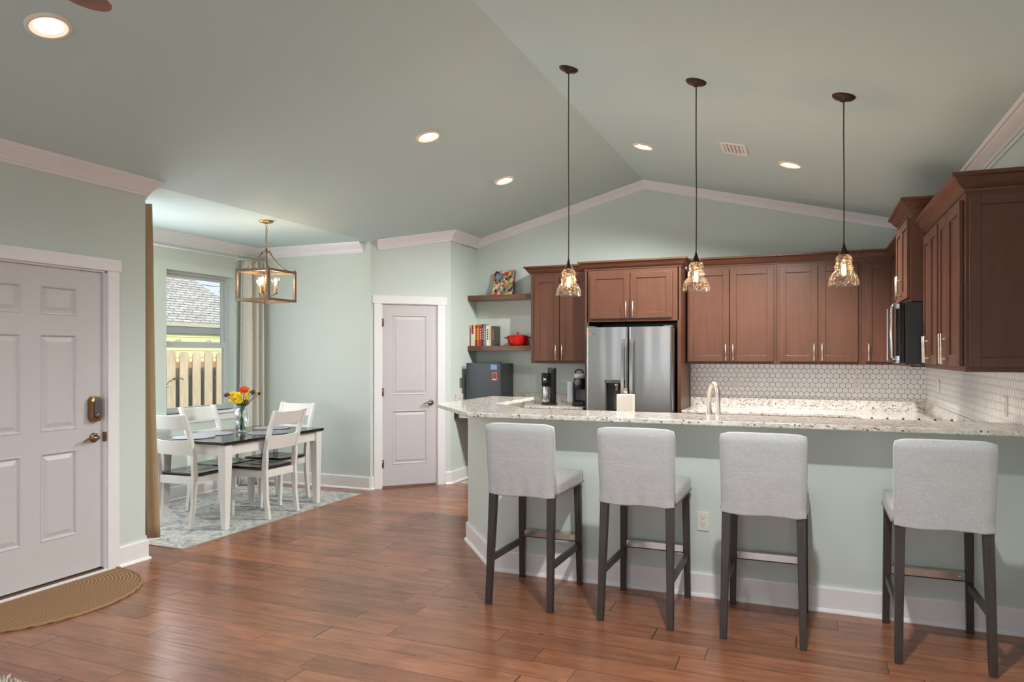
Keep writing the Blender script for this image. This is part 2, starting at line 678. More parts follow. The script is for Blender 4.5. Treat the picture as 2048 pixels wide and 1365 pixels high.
def art_material():
    t = NT('bright_abstract_print')
    v = t.obj((1, 1, 1))
    vo = t.new('ShaderNodeTexVoronoi')
    vo.inputs['Scale'].default_value = 30
    nz = t.new('ShaderNodeTexNoise')
    nz.inputs['Scale'].default_value = 16
    t.l.new(v, nz.inputs['Vector'])
    sc = t.new('ShaderNodeVectorMath', operation='SCALE')
    sc.inputs['Scale'].default_value = 0.07
    t.l.new(nz.outputs['Color'], sc.inputs[0])
    ad = t.new('ShaderNodeVectorMath', operation='ADD')
    t.l.new(v, ad.inputs[0])
    t.l.new(sc.outputs[0], ad.inputs[1])
    t.l.new(ad.outputs[0], vo.inputs['Vector'])
    sp = t.new('ShaderNodeSeparateColor')
    t.l.new(vo.outputs['Color'], sp.inputs[0])
    col = t.ramp(sp.outputs[0], [(0.0, lin((200, 62, 40))), (0.16, lin((226, 178, 60))), (0.30, lin((44, 44, 74))), (0.42, lin((222, 204, 176))), (0.56, lin((122, 150, 178))), (0.68, lin((216, 106, 56))), (0.80, lin((96, 128, 70))), (0.90, lin((150, 140, 160)))], 'CONSTANT')
    return t.set(col, 0.35)


M = {}
M['wall'] = simple('sage_wall_paint', (209, 218, 212), 0.75, var=0.012, nscale=1.5, bump=0.03, bscale=260)
M['ceil'] = simple('sage_ceiling_paint', (198, 216, 217), 0.8, var=0.012, nscale=1.2, bump=0.03, bscale=260)
M['trim'] = simple('white_trim_paint', (238, 234, 236), 0.35, var=0.01)
M['door'] = simple('white_door_paint', (204, 199, 201), 0.38, var=0.01)
M['floor'] = floor_material()
M['granite'] = granite_material()
M['hexx'] = hex_material('hex_tile_back', 'X')
M['hexy'] = hex_material('hex_tile_side', 'Y')
M['cab'] = wood_material('espresso_stained_maple', (88, 54, 39), (101, 64, 47), 0.38)
M['shelf'] = wood_material('dark_shelf_wood', (88, 60, 44), (118, 84, 62), 0.3, 0)
M['legs'] = wood_material('black_brown_wood', (50, 43, 40), (70, 61, 57), 0.4)
M['nickel'] = steel_material('brushed_nickel', (232, 224, 214), 0.34, stretch=(40, 40, 2))
M['steel'] = steel_material('stainless_steel', (176, 176, 176), 0.34, wave=0.40, stretch=(120, 120, 1))
M['steel2'] = steel_material('stainless_steel_handle', (205, 204, 202), 0.2, stretch=(60, 60, 1))
M['bronze'] = simple('oil_rubbed_bronze', (72, 52, 40), 0.4, 0.75, var=0.15, nscale=30)
M['brass'] = steel_material('antique_brass', (190, 160, 110), 0.3, stretch=(4, 4, 4))
M['lantern'] = wood_material('weathered_bronze_bar', (92, 72, 52), (128, 104, 78), 0.45, 0)
M['doorhw'] = steel_material('satin_bronze_hardware', (150, 118, 88), 0.3, stretch=(6, 6, 6))
M['leverhw'] = steel_material('satin_nickel_hardware', (150, 136, 124), 0.3, stretch=(6, 6, 6))
M['black'] = simple('black_plastic', (38, 38, 40), 0.35, var=0.05)
M['blackgloss'] = simple('black_glass', (22, 22, 24), 0.08, var=0.02)
M['fridgeblack'] = simple('black_fridge_enamel', (60, 64, 70), 0.32, var=0.05, bump=0.05, bscale=400)
M['greyplastic'] = simple('grey_plastic', (120, 124, 132), 0.4, var=0.04)
M['silverplastic'] = simple('silver_plastic', (190, 194, 204), 0.35, 0.2, var=0.03)
M['darkgrey'] = simple('dark_grey_enamel', (84, 82, 82), 0.45, var=0.04)
M['iron'] = simple('cast_iron', (40, 38, 38), 0.6, var=0.1)
M['linen'] = fabric_material('grey_linen_slipcover', (190, 189, 191))
M['curtain'] = fabric_material('taupe_curtain_cloth', (212, 208, 198), 260)
M['curtain2'] = fabric_material('tan_curtain_cloth', (176, 150, 118), 260)
M['white'] = simple('white_furniture_paint', (228, 226, 222), 0.4, var=0.015)
M['seatdark'] = wood_material('dark_seat_wood', (40, 36, 36), (58, 52, 52), 0.16, 1)
M['tabledark'] = wood_material('dark_table_wood', (36, 33, 34), (52, 47, 47), 0.10, 1)
M['placemat'] = simple('grey_woven_placemat', (150, 152, 162), 0.45, var=0.08, nscale=60, bump=0.3, bscale=300)
M['rug'] = rug_material()
M['rugedge'] = simple('rug_binding', (172, 160, 148), 0.95, var=0.06)
M['braid'] = mat_braid()
M['jute'] = simple('jute_edge_cord', (158, 122, 92), 0.9, var=0.12, nscale=80)
M['shag'] = simple('cream_shag_pile', (214, 204, 190), 1.0, var=0.08)
M['glass'] = clear_glass('window_glass', (0.97, 0.99, 0.98), 0.03, 0.30)
M['vase'] = clear_glass('clear_vase_glass', (0.93, 0.97, 0.97), 0.10, 0.75)
M['pglass'] = clear_glass('seeded_pendant_glass', (1.0, 0.95, 0.87), 0.05, 0.42, 0.05, 0.24, (1.0, 0.86, 0.66))
M['bulbglass'] = clear_glass('bulb_glass', (1.0, 0.96, 0.88), 0.05, 0.4)
M['filament'] = emit('glowing_filament', (1.0, 0.60, 0.22), 9)
M['globe'] = emit('glowing_globe_filament', (1.0, 0.74, 0.38), 10)
M['canlamp'] = emit('downlight_lens', (1.0, 0.90, 0.72), 8)
M['canbaffle'] = emit('glowing_downlight_baffle', (1.0, 0.82, 0.60), 0.30)
M['canring'] = simple('downlight_trim', (240, 226, 206), 0.5, var=0.01)
M['ventwhite'] = simple('white_vent_metal', (244, 242, 238), 0.45, var=0.01)
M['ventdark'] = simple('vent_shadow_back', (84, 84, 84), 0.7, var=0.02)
M['vinyl'] = simple('grey_window_frame', (196, 200, 200), 0.45, var=0.02)
M['plate'] = simple('white_outlet_plate', (232, 226, 218), 0.4, var=0.01)
M['slot'] = simple('outlet_slot', (70, 66, 62), 0.5, var=0.01)
M['platebronze'] = simple('bronze_outlet_plate', (150, 132, 104), 0.4, 0.3, var=0.05)
M['red'] = simple('red_enamel', (196, 30, 24), 0.12, var=0.05)
M['paper'] = simple('paper_towel', (238, 230, 224), 0.95, var=0.02, bump=0.2, bscale=150)
M['pages'] = simple('book_pages', (226, 214, 190), 0.9, var=0.05)
M['art'] = art_material()
M['stem'] = simple('flower_stem_green', (70, 104, 60), 0.6, var=0.15)
M['leaf'] = simple('leaf_green', (86, 116, 62), 0.55, var=0.2)
M['yellow'] = simple('yellow_petals', (236, 200, 34), 0.7, var=0.12, nscale=90)
M['orange'] = simple('orange_petals', (222, 78, 30), 0.7, var=0.15, nscale=90)
M['maroon'] = simple('maroon_petals', (112, 66, 66), 0.7, var=0.15, nscale=90)
M['darkbud'] = simple('dark_thistle', (62, 62, 74), 0.8, var=0.15, nscale=90)
M['gold'] = simple('flower_centre', (196, 140, 30), 0.8, var=0.2, nscale=120)
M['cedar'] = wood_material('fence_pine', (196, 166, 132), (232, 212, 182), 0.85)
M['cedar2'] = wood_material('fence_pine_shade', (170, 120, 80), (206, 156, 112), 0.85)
M['shingle'] = shingle_material()
M['fascia'] = simple('grey_fascia', (120, 116, 116), 0.6, var=0.03)
M['drip'] = simple('tan_drip_edge', (206, 196, 176), 0.6, var=0.03)
M['siding'] = simple('pale_yellow_siding', (240, 234, 172), 0.7, var=0.04, nscale=3)
M['grass'] = simple('lawn', (110, 132, 74), 0.95, var=0.25, nscale=6)
M['wire'] = simple('cable_black', (50, 50, 56), 0.6)
M['hedgedark'] = simple('dark_hedge_twigs', (92, 74, 58), 0.95, var=0.3, nscale=14)  # dark brown that stands for shade in the yard beyond the fence
M['fanblade'] = wood_material('walnut_fan_blade', (112, 58, 30), (156, 92, 54), 0.35, 0)
M['blue'] = simple('blue_print', (120, 150, 190), 0.5, var=0.2, nscale=60)
M['redprint'] = simple('red_print', (204, 92, 76), 0.5, var=0.1, nscale=60)
M['matgrey'] = simple('pale_grey_mat', (196, 192, 188), 0.8, var=0.05)

# ------------------------------------------------------------------ room shell
XL, XR, YB, YN = -4.5, 1.08, 8.20, -3.6          # entry wall, side wall, kitchen back wall, wall behind the camera
XK, ZK = -1.744, 3.486                            # ridge
SL, SR = 0.267, 0.247
NX, NY0, NY1, NZ = -6.05, 3.87, 6.80, 2.75        # dining nook
DP = Vector((-4.5, 6.85, 0))                      # pantry wall start, runs at 45 degrees
DL = 0.905
PX = -3.86                                        # wall between pantry and kitchen


def ceil_z(x):
    return NZ + SL * (x - XL) if x <= XK else ZK - SR * (x - XK)


mb = MB()
mb.box(-6.4, XR + 0.3, YN - 0.2, YB + 0.2, -0.12, 0.0)
struct('floor', mb, M['floor'], 'reddish brown hardwood plank floor', 'floor')

mb = MB()
y0, y1 = YN - 0.2, YB + 0.2
zl, zr = ceil_z(XL), ceil_z(XR + 0.2)
mb.hexa([(XL, y0, zl), (XK, y0, ZK), (XK, y1, ZK), (XL, y1, zl)], [(XL, y0, zl + 0.12), (XK, y0, ZK + 0.12), (XK, y1, ZK + 0.12), (XL, y1, zl + 0.12)])
mb.hexa([(XK, y0, ZK), (XR + 0.2, y0, zr), (XR + 0.2, y1, zr), (XK, y1, ZK)], [(XK, y0, ZK + 0.12), (XR + 0.2, y0, zr + 0.12), (XR + 0.2, y1, zr + 0.12), (XK, y1, ZK + 0.12)])
mb.box(NX - 0.2, XL, NY0 - 0.15, NY1 + 0.2, NZ, NZ + 0.12)
mb.box(XL - 0.25, XL, YN - 0.2, NY0 - 0.15, NZ, NZ + 0.12)
struct('ceiling', mb, M['ceil'], 'grey green vaulted ceiling over kitchen and living area', 'ceiling')


def wall_mb(mb, xs, top, thick, holes, Mx):
    """wall in local x/z, face at y=0, body to +y. xs: break points, top(x): height, holes: (x0,x1,z0,z1)"""
    br = sorted(set(list(xs) + [h[0] for h in holes] + [h[1] for h in holes]))
    for a, b in zip(br, br[1:]):
        mid = (a + b) / 2
        spans = [(0.0, None)]
        for h in sorted(holes, key=lambda q: q[2]):
            if h[0] - 1e-6 <= mid <= h[1] + 1e-6:
                z0 = spans[-1][0]
                spans[-1] = (z0, h[2])
                spans.append((h[3], None))
        for z0, z1 in spans:
            ta, tb = (top(a), top(b)) if z1 is None else (z1, z1)
            if ta - z0 < 1e-4:
                continue
            lo = [(a, 0, z0), (b, 0, z0), (b, thick, z0), (a, thick, z0)]
            hi = [(a, 0, ta), (b, 0, tb), (b, thick, tb), (a, thick, ta)]
            mb.hexa(lo, hi, Mx)
    return mb


def TR(x, y, deg):
    return Matrix.Translation((x, y, 0)) @ Matrix.Rotation(R(deg), 4, 'Z')


# entry wall (faces +X): local x = world Y
mb = wall_mb(MB(), [YN, NY0], lambda x: NZ, 0.15, [(2.615, 3.555, 0, 2.075)], TR(XL, 0, 90))
struct('wall_left', mb, M['wall'], 'sage green wall holding the white entry door', 'wall')
# nook near wall (faces +Y)
mb = wall_mb(MB(), [-6.2, -4.65], lambda x: NZ, 0.15, [(-5.85, -4.95, 0.9, 2.35)], Matrix.Translation((0, NY0, 0)) @ Matrix.Scale(-1, 4, (0, 1, 0)))
struct('wall_front', mb, M['wall'], 'dining nook wall behind the tan curtain', 'wall')
# nook window wall (faces +X)
W1 = (5.455, 6.385, 0.886, 2.375)
W2 = (4.35, 5.28, 0.886, 2.375)
mb = wall_mb(MB(), [NY0 - 0.15, NY1 + 0.15], lambda x: NZ, 0.18, [W1, W2], TR(NX, 0, 90))
struct('wall_side', mb, M['wall'], 'sage green dining nook wall with the windows', 'wall')
# nook far wall (faces -Y)
mb = wall_mb(MB(), [NX - 0.15, XL], lambda x: NZ, 0.15, [], TR(0, NY1, 0))
struct('wall_far', mb, M['wall'], 'plain sage green wall beyond the dining table', 'wall')
# pantry wall at 45 degrees
dtop = lambda s: ceil_z(-4.5 + s * 0.7071)
mb = wall_mb(MB(), [0, DL], dtop, 0.10, [(0.10, 0.742, 0, 2.075)], TR(DP.x, DP.y, 45))
mb.box(-0.0708, 0, -0.0, 0.1, 0, NZ, TR(DP.x, DP.y, 45))
struct('wall_pantry', mb, M['wall'], 'angled sage green wall holding the pantry door', 'wall')
# side of pantry (faces +X)
mb = wall_mb(MB(), [DP.y + DL * 0.7071, YB + 0.15], lambda x: ceil_z(PX), 0.12, [], TR(PX, 0, 90))
struct('wall_recess', mb, M['wall'], 'short sage green wall beside the black mini fridge', 'wall')
# back wall
mb = wall_mb(MB(), [PX - 0.1, XK, XR + 0.15], ceil_z, 0.15, [], TR(0, YB, 0))
struct('wall_back', mb, M['wall'], 'sage green gable wall behind the kitchen cabinets', 'wall')
# kitchen side wall (faces -X): local x = -Y
mb = wall_mb(MB(), [-(YB + 0.1), -YN + 0.0], lambda x: ceil_z(XR), 0.15, [], TR(XR, 0, -90))
struct('wall_right', mb, M['wall'], 'sage green kitchen wall behind the tall end cabinet', 'wall')
# wall behind the camera with glass doors
mb = wall_mb(MB(), [XL - 0.15, XK, XR + 0.15], ceil_z, 0.15, [(-3.9, 0.7, 0.05, 2.45)], Matrix.Translation((0, YN, 0)) @ Matrix.Scale(-1, 4, (0, 1, 0)))
struct('wall_rear', mb, M['wall'], 'living room wall with wide glass doors', 'wall')
# bar knee wall
BY = 4.60
bar_poly = [(-2.03, BY), (XR, BY), (XR, BY + 0.13), (-1.98, BY + 0.13), (-2.43, BY + 0.72), (-2.43, 6.15), (-2.56, 6.15), (-2.56, BY + 0.675)]
mb = MB().prism(bar_poly, 0, 1.079)
struct('wall_bar', mb, M['wall'], 'pale green half wall under the granite bar', 'wall')

# ------------------------------------------------------------------ crown mouldings and baseboards
CROWN = [(0, 0), (0.014, 0), (0.016, 0.016), (0.026, 0.022), (0.030, 0.034), (0.052, 0.062), (0.070, 0.080), (0.074, 0.088), (0.086, 0.092), (0.092, 0.112), (0.092, 0.14), (0, 0.14)]
CROWNF = [(a, min(b, 0.112)) for a, b in CROWN[:-2]] + [(0, 0.112)]
UP = (0, 0, 1)
cb = lambda x: ceil_z(x) - 0.092

mb = MB()
zb = NZ - 0.090
mb.sweep(CROWN, [((XL, YN, zb), (XL, NY0, zb), (1, 0, 0), UP), ((XL, NY0, zb), (XL - 0.10, NY0, zb), (0, 1, 0), UP)])
struct('trim_1', mb, M['trim'], 'white crown moulding above the entry door wall', 'crown moulding')
mb = MB()
zn = NZ - 0.112
mb.sweep(CROWNF, [((XL, NY0, zn), (NX, NY0, zn), (0, 1, 0), UP), ((NX, NY0, zn), (NX, NY1, zn), (1, 0, 0), UP), ((NX, NY1, zn), (XL - 0.085, NY1, zn), (0, -1, 0), UP)])
struct('trim_2', mb, M['trim'], 'white crown moulding around the dining nook', 'crown moulding')
# pantry wall rake, recess wall, gable rakes, side wall
d45 = Vector((0.7071, 0.7071, 0))
A0 = DP + d45 * 0.06
A1 = DP + d45 * DL
A0.z, A1.z = cb(A0.x), cb(A1.x)
B1 = Vector((PX, YB, cb(PX)))
Pk = Vector((XK, YB, cb(XK)))
E1 = Vector((XR, YB, cb(XR)))
tu = (A1 - A0).normalized()
od = Vector((0.7071, -0.7071, 0))
upd = od.cross(tu)
upd = upd if upd.z > 0 else -upd
mb = MB()
mb.sweep(CROWN, [(A0, A1, od, upd), (A1, Vector((PX, YB, A1.z)), (1, 0, 0), UP)])
B1.z = A1.z


def rake(p, q, o):
    t = (q - p).normalized()
    u = Vector(o).cross(t)
    return (p, q, o, u if u.z > 0 else -u)


mb.sweep(CROWN, [(Vector((PX, YB - 0.4, B1.z)), B1, (1, 0, 0), UP), rake(B1, Pk, (0, -1, 0)), rake(Pk, E1, (0, -1, 0)), (E1, Vector((XR, YN, E1.z)), (-1, 0, 0), UP)])
struct('trim_3', mb, M['trim'], 'white crown moulding climbing the kitchen gable', 'crown moulding')

BASE = [(0, 0), (0.030, 0), (0.030, 0.006), (0.024, 0.018), (0.016, 0.022), (0.016, 0.135), (0.012, 0.145), (0, 0.145)]
mb = MB()
mb.sweep(BASE, [((XL, 3.640, 0), (XL, NY0, 0), (1, 0, 0), UP), ((XL, NY0, 0), (XL - 0.18, NY0, 0), (0, 1, 0), UP)])
mb.sweep(BASE, [((XL, YN, 0), (XL, 2.53, 0), (1, 0, 0), UP)])
struct('baseboard_left', mb, M['trim'], 'white baseboard beside the entry door', 'baseboard')
mb = MB()
q0 = DP + d45 * 0.010
mb.sweep(BASE, [((-4.68, NY0, 0), (NX, NY0, 0), (0, 1, 0), UP), ((NX, NY0, 0), (NX, NY1, 0), (1, 0, 0), UP), ((NX, NY1, 0), (XL - 0.0, NY1, 0), (0, -1, 0), UP)])
mb.sweep(BASE, [(DP - d45 * 0.07, q0, od, UP)])
struct('baseboard_side', mb, M['trim'], 'white baseboard around the dining nook', 'baseboard')
mb = MB()
mb.sweep(BASE, [(DP + d45 * 0.84, DP + d45 * DL, od, UP), ((PX, DP.y + DL * 0.7071, 0), (PX, YB, 0), (1, 0, 0), UP), ((PX, YB, 0), (-2.95, YB, 0), (0, -1, 0), UP)])
struct('baseboard_back', mb, M['trim'], 'white baseboard under the mini fridge counter', 'baseboard')
BASE2 = [(a, b * 1.0) for a, b in BASE]
mb = MB()
c1 = Vector((-2.03, BY, 0))
c2 = Vector((-2.56, BY + 0.675, 0))
dv = (c2 - c1).normalized()
on = Vector((-dv.y, dv.x, 0))
on = on if on.x < 0 else -on
mb.sweep(BASE2, [((XR, BY, 0), c1, (0, -1, 0), UP), (c1, c2, on, UP), (c2, Vector((-2.56, 6.15, 0)), (-1, 0, 0), UP)])
struct('baseboard_bar', mb, M['trim'], 'white baseboard along the bar half wall', 'baseboard')


# ------------------------------------------------------------------ doors
def raised_panel(mb, x0, x1, z0, z1, yf):
    """moulded panel on a door face at y=yf (front is -y)"""
    e = 0.022
    i = 0.05
    ring = lambda d, y: [(x0 + d, y, z0 + d), (x1 - d, y, z0 + d), (x1 - d, y, z1 - d), (x0 + d, y, z1 - d)]
    rings = [ring(0, yf - 0.0002), ring(0.004, yf - 0.004), ring(0.010, yf - 0.003), ring(0.018, yf + 0.009), ring(0.024, yf + 0.009), ring(i, yf + 0.001), ring(i + 0.004, yf + 0.001)]
    vs = [p for r in rings for p in r]
    fs = []
    for k in range(len(rings) - 1):
        for j in range(4):
            j2 = (j + 1) % 4
            fs.append((k * 4 + j, k * 4 + j2, k * 4 + 4 + j2, k * 4 + 4 + j))
    n = (len(rings) - 1) * 4
    fs.append((n, n + 1, n + 2, n + 3))
    mb.add(vs, fs)


def panel_slab(x0, x1, z0, z1, y, thick, panels):
    """door slab whose front face is cut out where the panels sit"""
    mb = MB()
    xs = sorted({x0, x1} | {p[0] for p in panels} | {p[1] for p in panels})
    zs = sorted({z0, z1} | {p[2] for p in panels} | {p[3] for p in panels})
    for a, b in zip(xs, xs[1:]):
        for c, d in zip(zs, zs[1:]):
            mx, mz = (a + b) / 2, (c + d) / 2
            if any(p[0] < mx < p[1] and p[2] < mz < p[3] for p in panels):
                continue
            mb.add([(a, y, c), (b, y, c), (b, y, d), (a, y, d)], [(0, 1, 2, 3)])
    mb.add([(x0, y, z0), (x1, y, z0), (x1, y + thick, z0), (x0, y + thick, z0), (x0, y, z1), (x1, y, z1), (x1, y + thick, z1), (x0, y + thick, z1)], [(0, 3, 2, 1), (4, 5, 6, 7), (1, 2, 6, 5), (2, 3, 7, 6), (3, 0, 4, 7)])
    for p in panels:
        raised_panel(mb, *p, y)
    return mb


# entry door: local x = world Y, front = -y = +X
d1 = thing('door_1', 'white six panel entry door with bronze lock', 'door', (XL, 0, 0), 90, kind='structure')
X0, X1 = 2.628, 3.541
cols = [(X0 + 0.118, X0 + 0.352), (X1 - 0.436 + 0.004, X1 - 0.194)]
cols = [(2.752, 2.982), (3.100, 3.350)]
rows = [(0.300, 0.868), (1.005, 1.632), (1.758, 1.942)]
mb = panel_slab(X0, X1, 0.038, 2.064, 0.020, 0.044, [(c[0], c[1], r[0], r[1]) for c in cols for r in rows])
mb.build('slab', M['door'], d1)
mb = MB()
mb.box(3.553, 3.640, -0.020, 0.0, 0, 2.078)
mb.box(2.530, 2.617, -0.020, 0.0, 0, 2.078)
mb.box(2.515, 3.655, -0.024, 0.0, 2.078, 2.162)
mb.build('casing', M['trim'], d1, 0.002)
mb = MB()
mb.box(3.541, 3.553, 0.0, 0.148, 0, 2.075)
mb.box(2.617, 2.628, 0.0, 0.148, 0, 2.075)
mb.box(2.617, 3.553, 0.0, 0.148, 2.066, 2.075)
mb.box(3.530, 3.541, 0.066, 0.10, 0, 2.066)
mb.box(2.628, 2.640, 0.066, 0.10, 0, 2.066)
mb.build('jamb', M['trim'], d1)
mb = MB().box(2.617, 3.553, -0.020, 0.005, 0.0, 0.020)
mb.build('threshold', M['trim'], d1, 0.002)
mb = MB().box(2.628, 3.541, 0.010, 0.14, 0.0, 0.028)
mb.build('weatherstrip', M['doorhw'], d1)
# keypad deadbolt
mb = MB()
kp = [(-0.046, -0.062), (-0.030, -0.086), (0.030, -0.086), (0.046, -0.062), (0.046, 0.062), (0.030, 0.086), (-0.030, 0.086), (-0.046, 0.062)]
kx, kz = 3.472, 1.128
f0 = [(kx + a, 0.020, kz + b) for a, b in kp]
f1 = [(kx + a * 0.92, -0.012, kz + b * 0.94) for a, b in kp]
f2 = [(kx + a * 0.66, -0.020, kz + b * 0.80) for a, b in kp]
for A, B in ((f0, f1), (f1, f2)):
    mb.add(A + B, [(i, (i + 1) % 8, 8 + (i + 1) % 8, 8 + i) for i in range(8)])
mb.add(f2, [tuple(range(8))])
dbo = mb.build('deadbolt', M['doorhw'], d1, 0.003)
mb = MB().prism([(a * 0.58, b * 0.66) for a, b in kp], 0, 0.004, Matrix.Translation((kx, -0.020, kz + 0.004)) @ Matrix.Rotation(R(90), 4, 'X'))
mb.build('faceplate', M['darkgrey'], dbo)
mb = MB().lathe([(0.018, 0), (0.018, 0.006), (0.012, 0.008)], 24, Matrix.Translation((kx, -0.022, kz - 0.046)) @ Matrix.Rotation(R(90), 4, 'X'))
mb.box(kx - 0.014, kx + 0.014, -0.042, -0.030, kz - 0.050, kz - 0.042)
mb.build('thumbturn', M['doorhw'], dbo)
# lever


def lever(parent, x, z, y, sgn, mat):
    mb = MB()
    mb.lathe([(0.033, 0), (0.033, 0.006), (0.026, 0.013), (0.013, 0.016), (0.013, 0.045)], 28, Matrix.Translation((x, y, z)) @ Matrix.Rotation(R(90), 4, 'X'))
    pts = [(x, y - 0.045, z), (x + sgn * 0.02, y - 0.050, z + 0.002), (x + sgn * 0.05, y - 0.050, z + 0.004), (x + sgn * 0.08, y - 0.047, z - 0.002), (x + sgn * 0.105, y - 0.042, z - 0.016)]
    mb.tube(pts, [0.012, 0.010, 0.008, 0.007, 0.005], 10)
    return mb.build('lever_handle', mat, parent)


lever(d1, 3.472, 0.932, 0.020, -1, M['doorhw'])
MB().box(3.538, 3.556, -0.002, 0.02, 0.90, 0.965).build('strike_plate', M['doorhw'], d1)

# pantry door, 45 degrees
d2 = thing('door_2', 'white two panel pantry door with satin nickel lever', 'door', DP, 45, kind='structure')
mb = panel_slab(0.110, 0.735, 0.025, 2.066, 0.012, 0.035, [(0.222, 0.626, 0.262, 0.868), (0.222, 0.626, 1.045, 1.950)])
mb.build('slab', M['door'], d2)
mb = MB()
mb.box(0.012, 0.096, -0.018, 0.0, 0, 2.076)
mb.box(0.749, 0.838, -0.018, 0.0, 0, 2.076)
mb.box(-0.008, 0.858, -0.022, 0.0, 2.076, 2.164)
mb.build('casing', M['trim'], d2, 0.002)
mb = MB()
mb.box(0.100, 0.108, 0.0, 0.10, 0, 2.075)
mb.box(0.737, 0.745, 0.0, 0.10, 0, 2.075)
mb.box(0.100, 0.745, 0.0, 0.10, 2.068, 2.075)
mb.box(0.108, 0.737, 0.050, 0.10, 0, 0.03)
mb.build('jamb', M['trim'], d2)
lever(d2, 0.672, 0.950, 0.012, -1, M['leverhw'])
for z in (0.275, 1.08, 1.862):
    mb = MB().tube([(0.108, 0.004, z - 0.045), (0.108, 0.004, z + 0.045)], 0.008, 10)
    mb.box(0.090, 0.126, 0.006, 0.011, z - 0.044, z + 0.044)
    mb.build('hinge', M['leverhw'], d2)


# ------------------------------------------------------------------ windows
def window(name, label, y0, y1, z0, z1, sill0, sill1):
    """opening in the nook wall; local x = world Y, room side = -y"""
    t = thing(name, label, 'window', (NX, 0, 0), 90, kind='structure')
    f = 0.026
    mb = MB()
    ya, yb = 0.085, 0.155
    for a, b, c, d in ((y0, y0 + f, z0, z1), (y1 - f, y1, z0, z1), (y0 + f, y1 - f, z0, z0 + f), (y0 + f, y1 - f, z1 - f, z1)):
        mb.box(a, b, ya, yb, c, d)
    mb.build('frame', M['vinyl'], t, 0.003)
    zm = 1.61
    mb = MB()
    s = 0.032
    xa, xb = y0 + f, y1 - f
    for a, b, c, d in ((xa, xa + s, zm - 0.03, z1 - f), (xb - s, xb, zm - 0.03, z1 - f), (xa + s, xb - s, z1 - f - s, z1 - f), (xa + s, xb - s, zm - 0.03, zm + 0.03)):
        mb.box(a, b, 0.125, 0.15, c, d)
    u = mb.build('upper_sash', M['vinyl'], t, 0.002)
    MB().box(xa + s, xb - s, 0.136, 0.140, zm + 0.03, z1 - f - s).build('pane', M['glass'], u)
    mb = MB()
    for a, b, c, d in ((xa, xa + s, z0 + f, zm + 0.03), (xb - s, xb, z0 + f, zm + 0.03), (xa + s, xb - s, z0 + f, z0 + f + 0.032), (xa + s, xb - s, zm - 0.035, zm + 0.03)):
        mb.box(a, b, 0.092, 0.12, c, d)
    l = mb.build('lower_sash', M['vinyl'], t, 0.002)
    MB().box(xa + s, xb - s, 0.104, 0.108, z0 + f + 0.032, zm - 0.035).build('pane', M['glass'], l)
    for q in (0.25, 0.72):
        x = xa + (xb - xa) * q
        mb = MB().box(x - 0.03, x + 0.03, 0.094, 0.118, zm + 0.03, zm + 0.038)
        mb.tube([(x - 0.03, 0.10, zm + 0.038), (x, 0.10, zm + 0.052), (x + 0.03, 0.10, zm + 0.040)], 0.006, 8)
        mb.build('latch', M['ventwhite'], t)
    mb = MB().box(sill0, sill1, -0.05, 0.085, z0 - 0.028, z0)
    mb.box(sill0 + 0.015, sill1 - 0.015, -0.018, 0.0, z0 - 0.105, z0 - 0.028)
    mb.build('sill', M['trim'], t, 0.003)
    return t


window('window_1', 'grey framed sash window looking out on the picket fence', *W1, 5.370, 6.43)
window('window_2', 'second sash window hidden beyond the tan curtain', *W2, 4.28, 5.368)
w3 = thing('window_3', 'porch window of the dining nook behind the tan curtain', 'window', (0, NY0, 0), 180, kind='structure')
mb = MB()
for a, b, c, d in ((4.95, 5.0, 0.9, 2.35), (5.80, 5.85, 0.9, 2.35), (5.0, 5.8, 0.9, 0.95), (5.0, 5.8, 2.30, 2.35), (5.0, 5.8, 1.58, 1.64)):
    mb.box(a, b, 0.06, 0.12, c, d)
mb.build('frame', M['vinyl'], w3, 0.003)
MB().box(5.0, 5.8, 0.088, 0.092, 0.95, 2.30).build('pane', M['glass'], w3)
w4 = thing('window_4', 'wide glass doors of the living room', 'window', (0, YN, 0), 180, kind='structure')
mb = MB()
for k in range(4):
    a = -0.7 + k * 1.15
    for p, q, c, d in ((a, a + 0.07, 0.05, 2.45), (a + 1.08, a + 1.15, 0.05, 2.45), (a + 0.07, a + 1.08, 0.05, 0.15), (a + 0.07, a + 1.08, 2.36, 2.45)):
        mb.box(p, q, 0.05, 0.10, c, d)
mb.build('frame', M['ventwhite'], w4)

# ------------------------------------------------------------------ counters and splash
CZ = 0.93
mb = MB()
bar_top = [(-2.127, 4.36), (XR - 0.002, 4.36), (XR - 0.002, 4.87), (-1.90, 4.87), (-2.315, 5.285), (-2.335, 6.20), (-2.765, 6.20), (-2.745, 5.075)]
mb.prism(bar_top, 1.081, 1.111)
bt = mb.build('bar_countertop', M['granite'], None, 0.006)
tag(bt, 'long raised granite bar top above the grey stools', 'countertop')

ct = thing('countertop', 'speckled granite counter beside the fridge running under the microwave', 'countertop', (0, 0, 0))
mb = MB()
mb.prism([(-1.225, 7.545), (0.435, 7.545), (0.435, 6.512), (XR - 0.002, 6.512), (XR - 0.002, YB - 0.002), (-1.225, YB - 0.002)], CZ - 0.03, CZ)
mb.prism([(0.435, 4.735), (XR - 0.002, 4.735), (XR - 0.002, 5.738), (0.435, 5.738)], CZ - 0.03, CZ)
mb.build('worktop', M['granite'], ct, 0.005)
mb = MB()
mb.box(-1.225, XR - 0.022, YB - 0.022, YB - 0.002, CZ, CZ + 0.105)
mb.box(XR - 0.022, XR - 0.002, 4.872, YB - 0.022, CZ, CZ + 0.105)
mb.build('splash', M['granite'], ct, 0.003)

